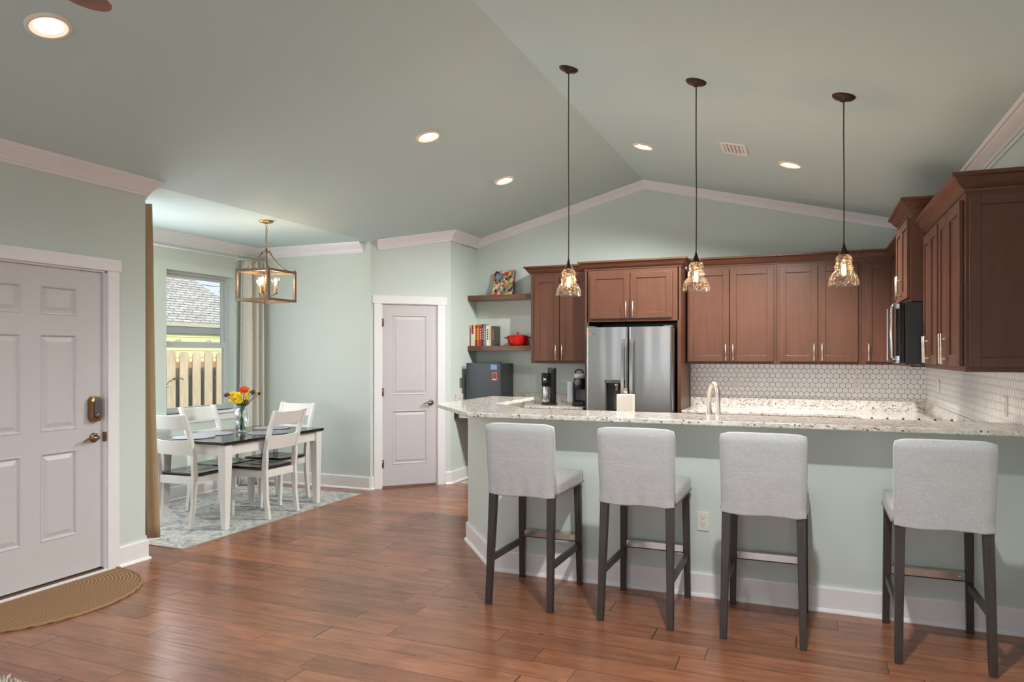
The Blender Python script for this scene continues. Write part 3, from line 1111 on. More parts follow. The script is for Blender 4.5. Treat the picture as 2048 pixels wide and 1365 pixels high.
ct2 = thing('sink_countertop', 'lower granite sink counter behind the raised bar', 'countertop', (0, 0, 0))
mb = MB()
mb.prism([(-1.975, 4.735), (0.43, 4.735), (0.43, 5.38), (-1.68, 5.38), (-1.80, 5.55), (-1.80, 6.15), (-2.425, 6.15), (-2.425, 5.325)], CZ - 0.03, CZ)
mb.build('worktop', M['granite'], ct2, 0.005)
mb = MB()
mb.box(-2.428, -2.408, 5.36, 6.15, CZ, 1.079)
mb.build('splash', M['granite'], ct2)
MB().box(-2.407, -2.401, 5.75, 5.83, 0.965, 1.04).build('outlet_plate', M['platebronze'], ct2)

ct3 = thing('desk_countertop', 'brown granite counter carrying the mini fridge and coffee machines', 'countertop', (0, 0, 0))
mb = MB()
mb.box(PX + 0.002, -2.275, 7.545, YB - 0.002, CZ - 0.03, CZ)
mb.build('worktop', M['granite'], ct3, 0.005)
mb = MB()
mb.box(PX + 0.002, -2.275, YB - 0.022, YB - 0.002, CZ, CZ + 0.105)
mb.box(PX + 0.002, PX + 0.022, 7.59, YB - 0.022, CZ, CZ + 0.105)
mb.build('splash', M['granite'], ct3, 0.003)
mb = MB()
mb.box(PX + 0.05, -2.96, 7.60, 7.64, 0.76, CZ - 0.031)
mb.build('apron', M['wall'], ct3)
MB().box(PX + 0.002, PX + 0.05, 7.58, 8.1, 0.755, CZ - 0.031).build('bracket', M['black'], ct3)

# tiles
mb = MB().box(-1.225, XR - 0.010, YB - 0.009, YB - 0.0015, CZ + 0.1052, 1.415)
struct('trim_4', mb, M['hexx'], 'white hexagon tile splash on the gable wall', 'tile splash')
mb = MB().box(XR - 0.009, XR - 0.0015, 4.36, YB - 0.010, CZ + 0.1052, 1.43)
struct('trim_5', mb, M['hexy'], 'white hexagon tile splash under the end cabinets', 'tile splash')


# ------------------------------------------------------------------ cabinets
def shaker(x0, x1, z0, z1, yf, th=0.02, st=0.062):
    mb = MB()
    mb.box(x0, x0 + st, yf, yf + th, z0, z1)
    mb.box(x1 - st, x1, yf, yf + th, z0, z1)
    mb.box(x0 + st, x1 - st, yf, yf + th, z0, z0 + st)
    mb.box(x0 + st, x1 - st, yf, yf + th, z1 - st, z1)
    mb.box(x0 + st - 0.002, x1 - st + 0.002, yf + 0.009, yf + th, z0 + st - 0.002, z1 - st + 0.002)
    return mb


def pull(x, z0, z1, y, parent, mat=None):
    """vertical bar pull standing off a door face at y (front -y)"""
    mb = MB()
    mb.tube([(x, y - 0.033, z0), (x, y - 0.033, z1)], 0.006, 12)
    for z in (z0 + 0.03, z1 - 0.03):
        mb.tube([(x, y - 0.033, z), (x, y, z)], 0.0045, 8)
    return mb.build('handle', mat or M['nickel'], parent)


CCROWN = [(0, 0), (0.006, 0), (0.008, 0.014), (0.016, 0.020), (0.030, 0.034), (0.052, 0.068), (0.060, 0.072), (0.068, 0.076), (0.068, 0.094), (0, 0.094)]


def cabinet(name, label, loc, rz, w, depth, z0, z1, doors, hz=(0.010, 0.182), crown=(True, True), group=None, gap=0.012, stile=0.035, rail_top=0.045, rail_bot=0.028, crown_on=True, side_panel=None):
    """wall cabinet: local x 0..w, front at y=0 facing -y, back at y=depth. doors: list of (x0,x1,handle side 'l','r' or None)"""
    t = thing(name, label, 'cabinet', loc, rz, group)
    mb = MB().box(0, w, 0, depth, z0, z1)
    mb.build('body', M['cab'], t, 0.002)
    for x0, x1, side in doors:
        d = shaker(x0, x1, z0 + rail_bot, z1 - rail_top, -0.021).build('door', M['cab'], t, 0.0025)
        if side:
            hx = x1 - 0.032 if side == 'r' else x0 + 0.032
            pull(hx, z0 + rail_bot + hz[0], z0 + rail_bot + hz[1], -0.021, d)
    if crown_on:
        segs = []
        zc = z1 - 0.012
        if crown[0]:
            segs.append(((0, crown[0] if crown[0] is not True else depth, zc), (0, 0, zc), (-1, 0, 0), UP))
        segs.append(((0, 0, zc), (w, 0, zc), (0, -1, 0), UP))
        if crown[1]:
            segs.append(((w, 0, zc), (w, crown[1] if crown[1] is not True else depth, zc), (1, 0, 0), UP))
        MB().sweep(CCROWN, segs).build('crown', M['cab'], t)
    return t


G_UP = 'upper kitchen cabinets'
ZU0, ZU1 = 1.402, 2.44
FY = YB - 0.335           # front plane of the back wall uppers
CD = 0.333
# beside the shelves
cabinet('wall_cabinet', 'narrow brown cabinet between the floating shelves and the fridge', (-3.005, FY, 0), 0, 0.740, CD, ZU0, ZU1, [(0.052, 0.352, 'r'), (0.364, 0.712, 'l')], crown=(True, None), group=G_UP)
# two double cabinets and the corner one right of the fridge
cabinet('wall_cabinet', 'two door brown cabinet just beside the fridge surround, above the faucet', (-1.218, FY, 0), 0, 0.906, CD, ZU0, ZU1, [(0.012, 0.437, 'r'), (0.447, 0.876, 'l')], crown=(None, None), group=G_UP)
cabinet('wall_cabinet', 'two door brown cabinet behind the tallest hanging pendant of the row end', (-0.310, FY, 0), 0, 0.775, CD, ZU0, ZU1, [(0.024, 0.382, 'r'), (0.392, 0.748, 'l')], crown=(None, None), group=G_UP)
cabinet('wall_cabinet', 'single door brown corner cabinet beside the microwave', (0.467, FY, 0), 0, 0.275, CD, ZU0, ZU1, [(0.032, 0.262, 'l')], crown=(None, None), group=G_UP)
# corner cabinet on the side wall, mostly hidden beyond the microwave
SD = 0.335
cabinet('wall_cabinet', 'brown cabinet tucked in the corner beyond the microwave', (XR - SD, YB - 0.003, 0), -90, 1.680, SD - 0.002, ZU0, ZU1, [(0.40, 0.80, 'r'), (0.81, 1.23, 'r'), (1.24, 1.66, 'l')], crown=(None, None), group=G_UP)
# above the microwave, raised and deeper
MX = 0.655
cabinet('wall_cabinet', 'short raised brown cabinet directly above the microwave', (MX, 6.516, 0), -90, 0.766, XR - MX - 0.002, 1.874, 2.512, [(0.025, 0.376, 'r'), (0.386, 0.735, 'l')], crown=(True, True), group=G_UP)
# end run on the side wall
cabinet('wall_cabinet', 'tall brown cabinet between the microwave and the end cabinet', (XR - SD, 5.747, 0), -90, 0.650, SD - 0.002, 1.408, 2.353, [(0.030, 0.318, 'r'), (0.326, 0.622, 'l')], crown=(None, None), group=G_UP)
endc = cabinet('wall_cabinet', 'brown end cabinet with a framed side panel facing the bar stools', (XR - SD, 5.094, 0), -90, 0.737, SD - 0.002, 1.408, 2.353, [(0.032, 0.322, 'r'), (0.332, 0.698, 'l')], crown=(None, True), group=G_UP)
sp = shaker(0.015, SD - 0.010, 1.432, 2.320, 0, 0.018, 0.052)
for p in sp.v:
    pass
mbx = MB()
mbx.v = [Vector((0.737 + 0.018 - p.y, p.x, p.z)) for p in sp.v]
mbx.f, mbx.s = sp.f, sp.s
mbx.build('side_panel', M['cab'], endc, 0.0025)

# fridge surround
fs = thing('fridge_cabinet', 'brown cabinet and tall side panels framing the steel fridge', 'cabinet', (-2.262, 7.575, 0), 0, G_UP)
wF = 1.030
MB().box(0.02, wF - 0.02, 0, 0.623, 1.855, 2.428).build('body', M['cab'], fs, 0.002)
for a in (0.0, wF - 0.036):
    MB().box(a, a + 0.036, -0.0, 0.623, 0.0, 2.428).build('side_panel', M['cab'], fs, 0.002)
for x0, x1, s in ((0.062, 0.494, 'r'), (0.504, 0.942, 'l')):
    d = shaker(x0, x1, 1.888, 2.375, -0.021).build('door', M['cab'], fs, 0.0025)
    pull(x1 - 0.032 if s == 'r' else x0 + 0.032, 1.897, 2.070, -0.021, d)
MB().sweep(CCROWN, [((0, 0.215, 2.413), (0, 0, 2.413), (-1, 0, 0), UP), ((0, 0, 2.413), (wF, 0, 2.413), (0, -1, 0), UP), ((wF, 0, 2.413), (wF, 0.215, 2.413), (1, 0, 0), UP)]).build('crown', M['cab'], fs)
MB().box(0.04, wF - 0.04, 0.55, 0.60, 1.80, 1.855).build('back_strip', M['black'], fs)


# base cabinets that carry the counters
def base_cab(label, loc, rz, w, depth, doors=2):
    t = thing('base_cabinet', label, 'cabinet', loc, rz, 'base cabinets')
    MB().box(0, w, 0.0, depth, 0.10, CZ - 0.031).box(0, w, 0.07, depth, 0, 0.10).build('body', M['cab'], t)
    k = w / doors
    for i in range(doors):
        d = shaker(i * k + 0.01, (i + 1) * k - 0.01, 0.115, CZ - 0.05, -0.021).build('door', M['cab'], t, 0.0025)
        pull((i + 1) * k - 0.045 if i % 2 == 0 else i * k + 0.045, 0.68, 0.82, -0.021, d)
    return t


base_cab('brown base cabinet beside the fridge under the tiled wall counter', (-1.215, 7.58, 0), 0, 1.66, 0.615, 4)
base_cab('brown base cabinet between desk space and fridge', (-2.945, 7.58, 0), 0, 0.675, 0.615, 2)
base_cab('brown sink base cabinet behind the bar half wall', (0.425, 5.345, 0), 180, 2.10, 0.605, 4)

# ------------------------------------------------------------------ refrigerator
fr = thing('refrigerator', 'stainless steel french door refrigerator with dispenser', 'refrigerator', (-1.748, 7.475, 0), 0)
hw = 0.457
MB().box(-hw + 0.012, hw - 0.012, 0.0, 0.690, 0.03, 1.780).build('body', M['darkgrey'], fr, 0.004)


def bowed_door(x0, x1, z0, z1, cut=None):
    """door with a gently bowed front; cut = (x0,x1,z0,z1) dispenser recess"""
    def yf(x):
        q = (x - x0) / (x1 - x0)
        e = min(q, 1 - q) * (x1 - x0)
        r = 0.030
        rd = 0.0 if e >= r else r - math.sqrt(max(0.0, r * r - (r - e) ** 2))
        return -0.070 - 0.008 * math.sin(PI * q) + rd
    xs = set(x0 + (x1 - x0) * k / 14 for k in range(15)) | {x0 + k * 0.004 for k in range(8)} | {x1 - k * 0.004 for k in range(8)}
    zs = {z0, z1} | {z0 + (z1 - z0) * k / 10 for k in range(11)}
    if cut:
        xs |= {cut[0], cut[1]}
        zs |= {cut[2], cut[3]}
    xs, zs = sorted(xs), sorted(zs)
    mb = MB()
    for a, b in zip(xs, xs[1:]):
        for c, d in zip(zs, zs[1:]):
            if cut and cut[0] <= (a + b) / 2 <= cut[1] and cut[2] <= (c + d) / 2 <= cut[3]:
                continue
            mb.add([(a, yf(a), c), (b, yf(b), c), (b, yf(b), d), (a, yf(a), d)], [(0, 1, 2, 3)], True)
    n = len(xs)
    for z in (z0, z1):
        vs = [(x, yf(x), z) for x in xs] + [(x1, -0.004, z), (x0, -0.004, z)]
        mb.add(vs, [tuple(range(len(vs)))])
    for x in (x0, x1):
        mb.add([(x, yf(x), z0), (x, -0.004, z0), (x, -0.004, z1), (x, yf(x), z1)], [(0, 1, 2, 3)])
    mb.add([(x0, -0.004, z0), (x1, -0.004, z0), (x1, -0.004, z1), (x0, -0.004, z1)], [(0, 1, 2, 3)])
    return mb


DC = (-0.375 + 0.165, -0.022 - 0.035, 0.900, 1.235)
DC = (-0.2450, -0.0300, 0.880, 1.238)
ld = bowed_door(-hw, -0.003, 0.72, 1.790, DC).build('door', M['steel'], fr)
rd = bowed_door(0.003, hw, 0.72, 1.790).build('door', M['steel'], fr)
dz = bowed_door(-hw, hw, 0.06, 0.705).build('freezer_drawer', M['steel'], fr)
mb = MB()
c0, c1_, c2_, c3 = DC
yb_, yq = -0.074, -0.022
mb.box(c0, c0 + 0.012, yb_ - 0.006, yq, c2_, c3)
mb.box(c1_ - 0.012, c1_, yb_ - 0.006, yq, c2_, c3)
mb.box(c0, c1_, yb_ - 0.006, yq, c2_, c2_ + 0.022)
mb.box(c0, c1_, yb_ - 0.006, yq, c3 - 0.036, c3)
disp = mb.build('dispenser', M['darkgrey'], ld, 0.002)
MB().box(c0 + 0.010, c1_ - 0.010, yq - 0.004, yq + 0.004, c2_ + 0.02, c3 - 0.03).build('recess', M['black'], disp)
MB().box(c0 + 0.085, c1_ - 0.035, yq - 0.014, yq - 0.004, c2_ + 0.04, c3 - 0.10).build('paddle', M['darkgrey'], disp, 0.004)
MB().lathe([(0.014, 0), (0.022, 0.012), (0.024, 0.05), (0.030, 0.055), (0.030, 0.085)], 20, Matrix.Translation((c0 + 0.122, -0.048, c3 - 0.120))).build('spout', M['steel2'], disp)
for x, par in ((-0.045, ld), (0.045, rd)):
    mb = MB()
    n = 14
    L = []
    for k in range(n + 1):
        q = k / n
        z = 0.86 + (1.665 - 0.86) * q
        y = -0.080 - 0.052 * math.sin(PI * q) ** 0.5
        L.append((y, z))
    for (ya, za), (yb2, zb2) in zip(L, L[1:]):
        lo = [(x - 0.016, ya - 0.008, za), (x + 0.016, ya - 0.008, za), (x + 0.016, ya + 0.008, za), (x - 0.016, ya + 0.008, za)]
        hi = [(x - 0.016, yb2 - 0.008, zb2), (x + 0.016, yb2 - 0.008, zb2), (x + 0.016, yb2 + 0.008, zb2), (x - 0.016, yb2 + 0.008, zb2)]
        mb.hexa(lo, hi)
    mb.build('handle', M['steel2'], par)
MB().tube([(-0.36, -0.115, 0.655), (-0.2, -0.125, 0.655), (0.2, -0.125, 0.655), (0.36, -0.115, 0.655)], 0.013, 10).box(-0.35, -0.32, -0.115, -0.06, 0.645, 0.665).box(0.32, 0.35, -0.115, -0.06, 0.645, 0.665).build('handle', M['steel2'], dz)
for x in (-hw + 0.05, hw - 0.05):
    MB().box(x - 0.045, x + 0.045, -0.045, 0.03, 1.781, 1.802).build('hinge_cover', M['darkgrey'], fr, 0.004)


def lettering(name, strokes, size, origin, mat, parent):
    """flat block letters in the x/z plane at y = origin.y: strokes are boxes (x0,x1,z0,z1) in letter units"""
    mb = MB()
    for a, b, c, d in strokes:
        mb.box(origin[0] + a * size, origin[0] + b * size, origin[1], origin[1] + 0.0008, origin[2] + c * size, origin[2] + d * size)
    return mb.build(name, mat, parent)


lg = MB().lathe([(0.0105, 0), (0.0105, 0.001)], 20, Matrix.Translation((-0.405, -0.0725, 1.722)) @ Matrix.Rotation(R(90), 4, 'X')).build('logo', M['redprint'], ld)
lettering('logo_text', [(0, .18, 0, 1), (.18, .6, 0, .16), (.8, .98, 0, 1), (.98, 1.5, 0, .16), (.98, 1.5, .84, 1), (1.34, 1.5, .16, .5), (1.16, 1.5, .42, .56)], 0.018, (-0.388, -0.0752, 1.713), M['darkgrey'], ld)

# ------------------------------------------------------------------ microwave and range
mw = thing('microwave', 'black over range microwave with vertical steel handle', 'microwave', (MX, 6.508, 0), -90)
MB().box(0.004, 0.752, -0.035, XR - MX - 0.002, 1.428, 1.870).build('body', M['black'], mw, 0.004)
md = MB().box(0.006, 0.640, -0.080, -0.036, 1.450, 1.866).build('door', M['blackgloss'], mw, 0.008)
MB().box(0.004, 0.650, -0.084, -0.040, 1.440, 1.450).box(0.003, 0.006, -0.084, -0.040, 1.450, 1.866).build('edge_strip', M['steel2'], md)
MB().tube([(0.668, -0.088, 1.455), (0.672, -0.108, 1.480), (0.672, -0.112, 1.66), (0.672, -0.108, 1.84), (0.668, -0.088, 1.864)], [0.012, 0.013, 0.013, 0.013, 0.012], 12).box(0.660, 0.684, -0.088, -0.036, 1.455, 1.49).box(0.660, 0.684, -0.088, -0.036, 1.83, 1.864).build('handle', M['steel2'], md)
MB().box(0.642, 0.752, -0.070, -0.036, 1.440, 1.868).build('control_panel', M['blackgloss'], mw, 0.006)
mb = MB()
for k in range(3):
    for j in range(3):
        mb.box(0.752, 0.7545, 0.075 + k * 0.085, 0.145 + k * 0.085, 1.66 + j * 0.062, 1.705 + j * 0.062)
mb.build('vent_grille', M['blackgloss'], mw)
MB().box(0.10, 0.64, 0.05, 0.35, 1.4235, 1.4285).build('underlight', M['steel2'], mw)

rg = thing('gas_range', 'stainless gas range with black cast iron grates', 'range', (0.395, 6.508, 0), -90)
MB().box(0.003, 0.760, 0.03, XR - 0.424, 0.0, 0.925).build('body', M['steel2'], rg, 0.004)
MB().box(0.02, 0.74, -0.01, 0.03, 0.17, 0.72).build('oven_door', M['blackgloss'], rg, 0.004)
MB().tube([(0.06, -0.055, 0.70), (0.70, -0.055, 0.70)], 0.011, 10).box(0.08, 0.10, -0.055, -0.01, 0.692, 0.708).box(0.66, 0.68, -0.055, -0.01, 0.692, 0.708).build('handle', M['steel2'], rg)
MB().box(0.002, 0.761, 0.03, XR - 0.424, 0.925, 0.948).build('cooktop', M['blackgloss'], rg, 0.004)
for gx in (0.02, 0.265, 0.51):
    mb = MB()
    w, dpt = 0.228, 0.57
    y0_ = 0.06
    for a in (gx, gx + w - 0.014):
        mb.box(a, a + 0.014, y0_, y0_ + dpt, 0.966, 0.982)
    for k in range(6):
        yy = y0_ + k * (dpt - 0.014) / 5
        mb.box(gx, gx + w, yy, yy + 0.014, 0.966, 0.982)
        mb.hexa([(gx, yy - 0.004, 0.966), (gx + 0.03, yy - 0.004, 0.966), (gx + 0.03, yy + 0.018, 0.966), (gx, yy + 0.018, 0.966)], [(gx, yy, 0.997), (gx + 0.012, yy, 0.997), (gx + 0.012, yy + 0.014, 0.997), (gx, yy + 0.014, 0.997)])
    for a in (gx + 0.004, gx + w - 0.016):
        for k in range(4):
            yy = y0_ + k * (dpt - 0.016) / 3
            mb.box(a, a + 0.012, yy, yy + 0.014, 0.948, 0.967)
    mb.build('grate', M['iron'], rg, 0.003)
for k in range(5):
    MB().lathe([(0.020, 0), (0.022, 0.02), (0.016, 0.03)], 16, Matrix.Translation((0.12 + k * 0.13, 0.03, 0.83)) @ Matrix.Rotation(R(90), 4, 'X')).build('knob', M['steel2'], rg)

# ------------------------------------------------------------------ sink faucet, paper towel
fc = thing('kitchen_faucet', 'brushed nickel gooseneck faucet behind the raised bar', 'faucet', (-0.560, 4.93, CZ))
pts = [(0, 0, 0), (0, 0, 0.10), (0, 0, 0.20), (-0.001, 0.004, 0.27)]
for k in range(1, 10):
    a = PI * k / 9
    pts.append((-0.001 - 0.034 * (1 - math.cos(a)), 0.004 + 0.050 * (1 - math.cos(a)), 0.285 + 0.090 * math.sin(a)))
pts.append((-0.071, 0.106, 0.255))
MB().tube(pts, [0.022, 0.017, 0.016] + [0.0145] * (len(pts) - 3), 16).lathe([(0.030, 0), (0.030, 0.008), (0.024, 0.014)], 24).build('spout', M['nickel'], fc)
MB().lathe([(0.019, 0.112), (0.026, 0.116), (0.027, 0.128), (0.022, 0.175), (0.016, 0.215), (0.0155, 0.255), (0.0165, 0.262)], 24, Matrix.Translation((-0.072, 0.108, 0.0))).build('spray_head', M['nickel'], fc)
MB().tube([(0.016, 0, 0.07), (0.045, 0, 0.085), (0.085, 0, 0.12)], [0.010, 0.008, 0.006], 10).build('handle', M['nickel'], fc)

pt = thing('paper_towel_holder', 'paper towel roll upright on the counter before the fridge', 'paper towel', (-1.235, 5.16, CZ))
mb = MB().lathe([(0.020, 0.012), (0.064, 0.012), (0.065, 0.016), (0.065, 0.276), (0.064, 0.280), (0.020, 0.280)], 40)
mb.build('roll', M['paper'], pt)
MB().lathe([(0.075, 0), (0.075, 0.008), (0.012, 0.011)], 32).build('base', M['steel2'], pt)
MB().lathe([(0.007, 0.008), (0.007, 0.29), (0.014, 0.295), (0.016, 0.31), (0.008, 0.325)], 20).build('rod', M['steel2'], pt)

# ------------------------------------------------------------------ mini fridge and machines on the desk counter
mf = thing('mini_fridge', 'black mini fridge standing on the granite counter', 'mini fridge', (-3.565, 7.75, CZ))
MB().box(-0.215, 0.218, 0.045, 0.405, 0.008, 0.470).build('body', M['black'], mf, 0.006)
MB().box(-0.222, 0.220, 0.0, 0.040, 0.010, 0.474).build('door', M['fridgeblack'], mf, 0.008)
MB().box(0.190, 0.222, 0.004, 0.06, 0.474, 0.482).build('hinge', M['black'], mf)
for a in (-0.18, 0.17):
    for b in (0.08, 0.36):
        MB().lathe([(0.015, 0.0), (0.015, 0.009)], 12, Matrix.Translation((a, b, 0))).build('foot', M['black'], mf)
g = MB().box(-0.040, 0.040, -0.0025, 0, -0.030, 0.030).build('fridge_magnet', M['blue'], None, loc=(-3.425, 7.7490, CZ + 0.425))
tag(g, 'pale blue and white picture magnet on the mini fridge door', 'magnet')
g = thing('fridge_magnet', 'red framed picture magnet below the pale blue one', 'magnet', (-3.415, 7.7490, CZ + 0.318))
MB().box(-0.033, 0.033, -0.0025, 0, -0.048, 0.048).build('border', M['redprint'], g)
MB().box(-0.022, 0.022, -0.0035, -0.0025, -0.028, 0.032).build('picture', M['darkgrey'], g)
MB().box(-0.022, 0.022, -0.0035, -0.0025, -0.042, -0.034).build('caption_strip', M['pages'], g)

sm = thing('soda_maker', 'black soda maker with steel bottle sleeve', 'soda maker', (-2.765, 7.84, CZ))
ov = [(0.080 * math.cos(a) * (1.0), 0.105 * math.sin(a)) for a in [2 * PI * k / 32 for k in range(32)]]
MB().prism([(x * 1.12, y * 1.08) for x, y in ov], 0, 0.014).prism(ov, 0.014, 0.028).build('base', M['black'], sm, 0.004)
MB().prism([(0.015 + x * 0.62, 0.045 + y * 0.5) for x, y in ov], 0.028, 0.420).build('tower', M['black'], sm, 0.008)
MB().lathe([(0.049, 0.030), (0.050, 0.034), (0.050, 0.205), (0.049, 0.208)], 32, Matrix.Translation((-0.022, -0.045, 0))).build('bottle_sleeve', M['steel2'], sm)
MB().lathe([(0.052, 0.209), (0.056, 0.225), (0.056, 0.352), (0.050, 0.362)], 32, Matrix.Translation((-0.022, -0.045, 0))).build('head', M['blackgloss'], sm)
MB().box(-0.037, -0.007, -0.104, -0.1005, 0.285, 0.300).build('label_mark', M['plate'], sm)

cm = thing('coffee_maker', 'silver and black pod coffee maker beside the fridge', 'coffee maker', (-2.400, 7.83, CZ))
MB().box(-0.125, -0.055, -0.08, 0.14, 0.03, 0.265).build('water_tank', M['silverplastic'], cm, 0.014)
MB().box(-0.052, 0.085, 0.02, 0.15, 0.0, 0.30).build('body', M['black'], cm, 0.012)
MB().box(-0.052, 0.085, -0.13, 0.02, 0.0, 0.045).build('drip_tray', M['black'], cm, 0.008)
MB().box(-0.050, 0.083, 0.00, 0.022, 0.055, 0.19).build('face', M['greyplastic'], cm, 0.004)
hd = MB().lathe([(0.058, 0.185), (0.066, 0.205), (0.070, 0.29), (0.064, 0.325), (0.045, 0.342), (0.0, 0.345)], 32, Matrix.Translation((0.018, -0.045, 0)))
hd.build('head', M['black'], cm)
MB().lathe([(0.066, 0.306), (0.0735, 0.31), (0.0735, 0.345), (0.062, 0.362), (0.0, 0.364)], 32, Matrix.Translation((0.018, -0.045, 0))).build('collar', M['silverplastic'], cm)
MB().lathe([(0.030, 0), (0.036, 0.006), (0.034, 0.014), (0.0, 0.014)], 24, Matrix.Translation((0.010, -0.108, 0.262)) @ Matrix.Rotation(R(90), 4, 'X')).build('button_ring', M['greyplastic'], cm)
MB().tube([(-0.035, -0.07, 0.345), (-0.02, -0.085, 0.395), (0.018, -0.09, 0.408), (0.056, -0.085, 0.395), (0.07, -0.07, 0.345)], 0.008, 10).build('handle', M['blackgloss'], cm)

# ------------------------------------------------------------------ floating shelves and what stands on them
SX0, SX1 = PX + 0.001, -3.007
s1 = tag(MB().box(SX0, SX1, 7.945, YB - 0.001, 2.163, 2.222).build('floating_shelf', M['shelf'], None, 0.003), 'upper dark wood floating shelf holding the colourful art', 'shelf', 'floating shelves')
s2 = tag(MB().box(SX0, SX1, 7.945, YB - 0.001, 1.549, 1.609).build('floating_shelf', M['shelf'], None, 0.003), 'lower dark wood floating shelf holding books and red pot', 'shelf', 'floating shelves')
ar = thing('canvas_print', 'bright multicoloured abstract canvas leaning on the upper shelf', 'art', (-3.455, 8.062, 2.2225), rot=(R(-13), 0, R(-6)))
MB().box(-0.140, 0.135, 0.0, 0.006, 0.0, 0.315).build('picture', M['art'], ar)
MB().box(-0.140, 0.135, 0.006, 0.040, 0.0, 0.315).build('stretcher', M['darkgrey'], ar)

BOOKS = [  # width, height, colour, spine mark colour, label
    (0.058, 0.262, (232, 214, 184), (176, 36, 32), 'cream book with a red spine block, first on the shelf'),
    (0.018, 0.255, (112, 40, 38), (230, 200, 180), 'thin dark maroon book next to the cream one'),
    (0.034, 0.258, (216, 88, 34), (240, 200, 90), 'orange cookbook in the row of books'),
    (0.030, 0.256, (190, 44, 38), (236, 190, 150), 'red book beside the orange cookbook'),
    (0.018, 0.262, (52, 46, 46), (210, 200, 190), 'thin black book between the red and grey books'),
    (0.036, 0.254, (126, 132, 138), (180, 184, 188), 'grey blue book in the row of books'),
    (0.040, 0.248, (236, 228, 214), (60, 52, 48), 'white book with dark lettering marks'),
    (0.024, 0.250, (214, 196, 170), (150, 120, 100), 'beige book beside the dark green one'),
    (0.046, 0.238, (72, 66, 54), (150, 104, 92), 'dark green brown book ending the row'),
]
bx = SX0 + 0.022
for w, h, c, c2c, lab in BOOKS:
    b = thing('book', lab, 'book', (bx, 7.985, 1.6095), 0, 'books on the lower shelf')
    mat = simple('book_cover', c, 0.45, var=0.05)
    mk = simple('book_mark', c2c, 0.45, var=0.05)
    mb = MB().box(0, w, 0, 0.004, 0, h).box(0, 0.003, 0.004, 0.17, 0, h).box(w - 0.003, w, 0.004, 0.17, 0, h)
    mb.build('cover', mat, b, 0.001)
    MB().box(0.0032, w - 0.0032, 0.0045, 0.165, 0.003, h - 0.003).build('pages', M['pages'], b)
    if w > 0.05:
        MB().box(0.010, w * 0.62, -0.0008, 0, h * 0.55, h * 0.97).build('spine_mark', mk, b)
    else:
        mb = MB()
        for k in range(5):
            z = h * (0.30 + 0.11 * k)
            mb.box(w * 0.3, w * 0.7, -0.0008, 0, z, z + h * 0.075)
        mb.build('spine_mark', mk, b)
    bx += w + 0.002

dp = thing('dutch_oven', 'red enamel dutch oven pot on the lower shelf', 'pot', (-3.245, 8.06, 1.6095))
MB().lathe([(0.0, 0.0), (0.092, 0.0), (0.108, 0.010), (0.122, 0.045), (0.130, 0.100), (0.132, 0.108)], 40).build('pot_body', M['red'], dp)
MB().lathe([(0.134, 0.108), (0.134, 0.114), (0.105, 0.128), (0.06, 0.137), (0.0, 0.139)], 40).build('lid', M['red'], dp)
MB().lathe([(0.006, 0.139), (0.006, 0.152), (0.016, 0.156), (0.017, 0.164), (0.0, 0.168)], 20).build('knob', M['steel2'], dp)
for s in (-1, 1):
    MB().tube([(s * 0.128, -0.035, 0.094), (s * 0.158, -0.030, 0.096), (s * 0.165, 0, 0.097), (s * 0.158, 0.030, 0.096), (s * 0.128, 0.035, 0.094)], 0.008, 8).build('handle', M['red'], dp)


# ------------------------------------------------------------------ outlets and switches
def outlet(name, label, loc, rz, mat=None, w=0.072, h=0.116, slots=True):
    t = thing(name, label, 'outlet', loc, rz, 'wall outlets')
    MB().box(-w / 2, w / 2, -0.006, 0, -h / 2, h / 2).build('plate', mat or M['plate'], t, 0.002)
    if slots:
        for s in (-1, 1):
            mb = MB()
            zc = s * 0.020
            mb.box(-0.0085, -0.0060, -0.0066, -0.0058, zc - 0.001, zc + 0.009)
            mb.box(0.0060, 0.0085, -0.0066, -0.0058, zc - 0.001, zc + 0.009)
            mb.lathe([(0.0028, 0), (0.0028, 0.0008)], 10, Matrix.Translation((0, -0.0058, zc - 0.008)) @ Matrix.Rotation(R(90), 4, 'X'))
            mb.build('socket', M['slot'], t)
    return t


outlet('wall_outlet', 'white duplex outlet on the half wall behind the stools', (-0.613, BY - 0.0005, 0.464), 0)
outlet('wall_outlet', 'white outlet on the wall beside the mini fridge', (-3.170, YB - 0.0005, 1.168), 0)
outlet('wall_outlet', 'bronze outlet plate on the recess wall behind the mini fridge', (PX + 0.0005, 7.76, 1.166), 90, M['platebronze'], slots=False)
outlet('wall_outlet', 'white outlet in the hexagon tile above the faucet', (-0.738, YB - 0.0095, 1.190), 0)
outlet('wall_outlet', 'white outlet in the hexagon tile near the corner', (0.446, YB - 0.0095, 1.195), 0)
outlet('wall_outlet', 'white outlet in the side tile nearest the bar', (XR - 0.0095, 5.05, 1.19), -90)
outlet('wall_outlet', 'white switch plate in the side tile near the corner', (XR - 0.0095, 7.46, 1.22), -90, w=0.116, slots=False)
outlet('wall_outlet', 'white outlet low on the nook wall under the windows', (NX + 0.0005, 4.98, 0.42), 90)

# ------------------------------------------------------------------ pendants
PROF = [(0.0860, 0.000), (0.0840, 0.012), (0.0825, 0.028), (0.0765, 0.050), (0.0650, 0.072), (0.0510, 0.084), (0.0495, 0.094), (0.0530, 0.106), (0.0500, 0.116), (0.0440, 0.124), (0.0445, 0.136), (0.0475, 0.150), (0.0440, 0.164), (0.0350, 0.175), (0.0270, 0.181)]


def ceil_tilt(x):
    return (0, -math.atan(SL), 0) if x <= XK else (0, math.atan(SR), 0)


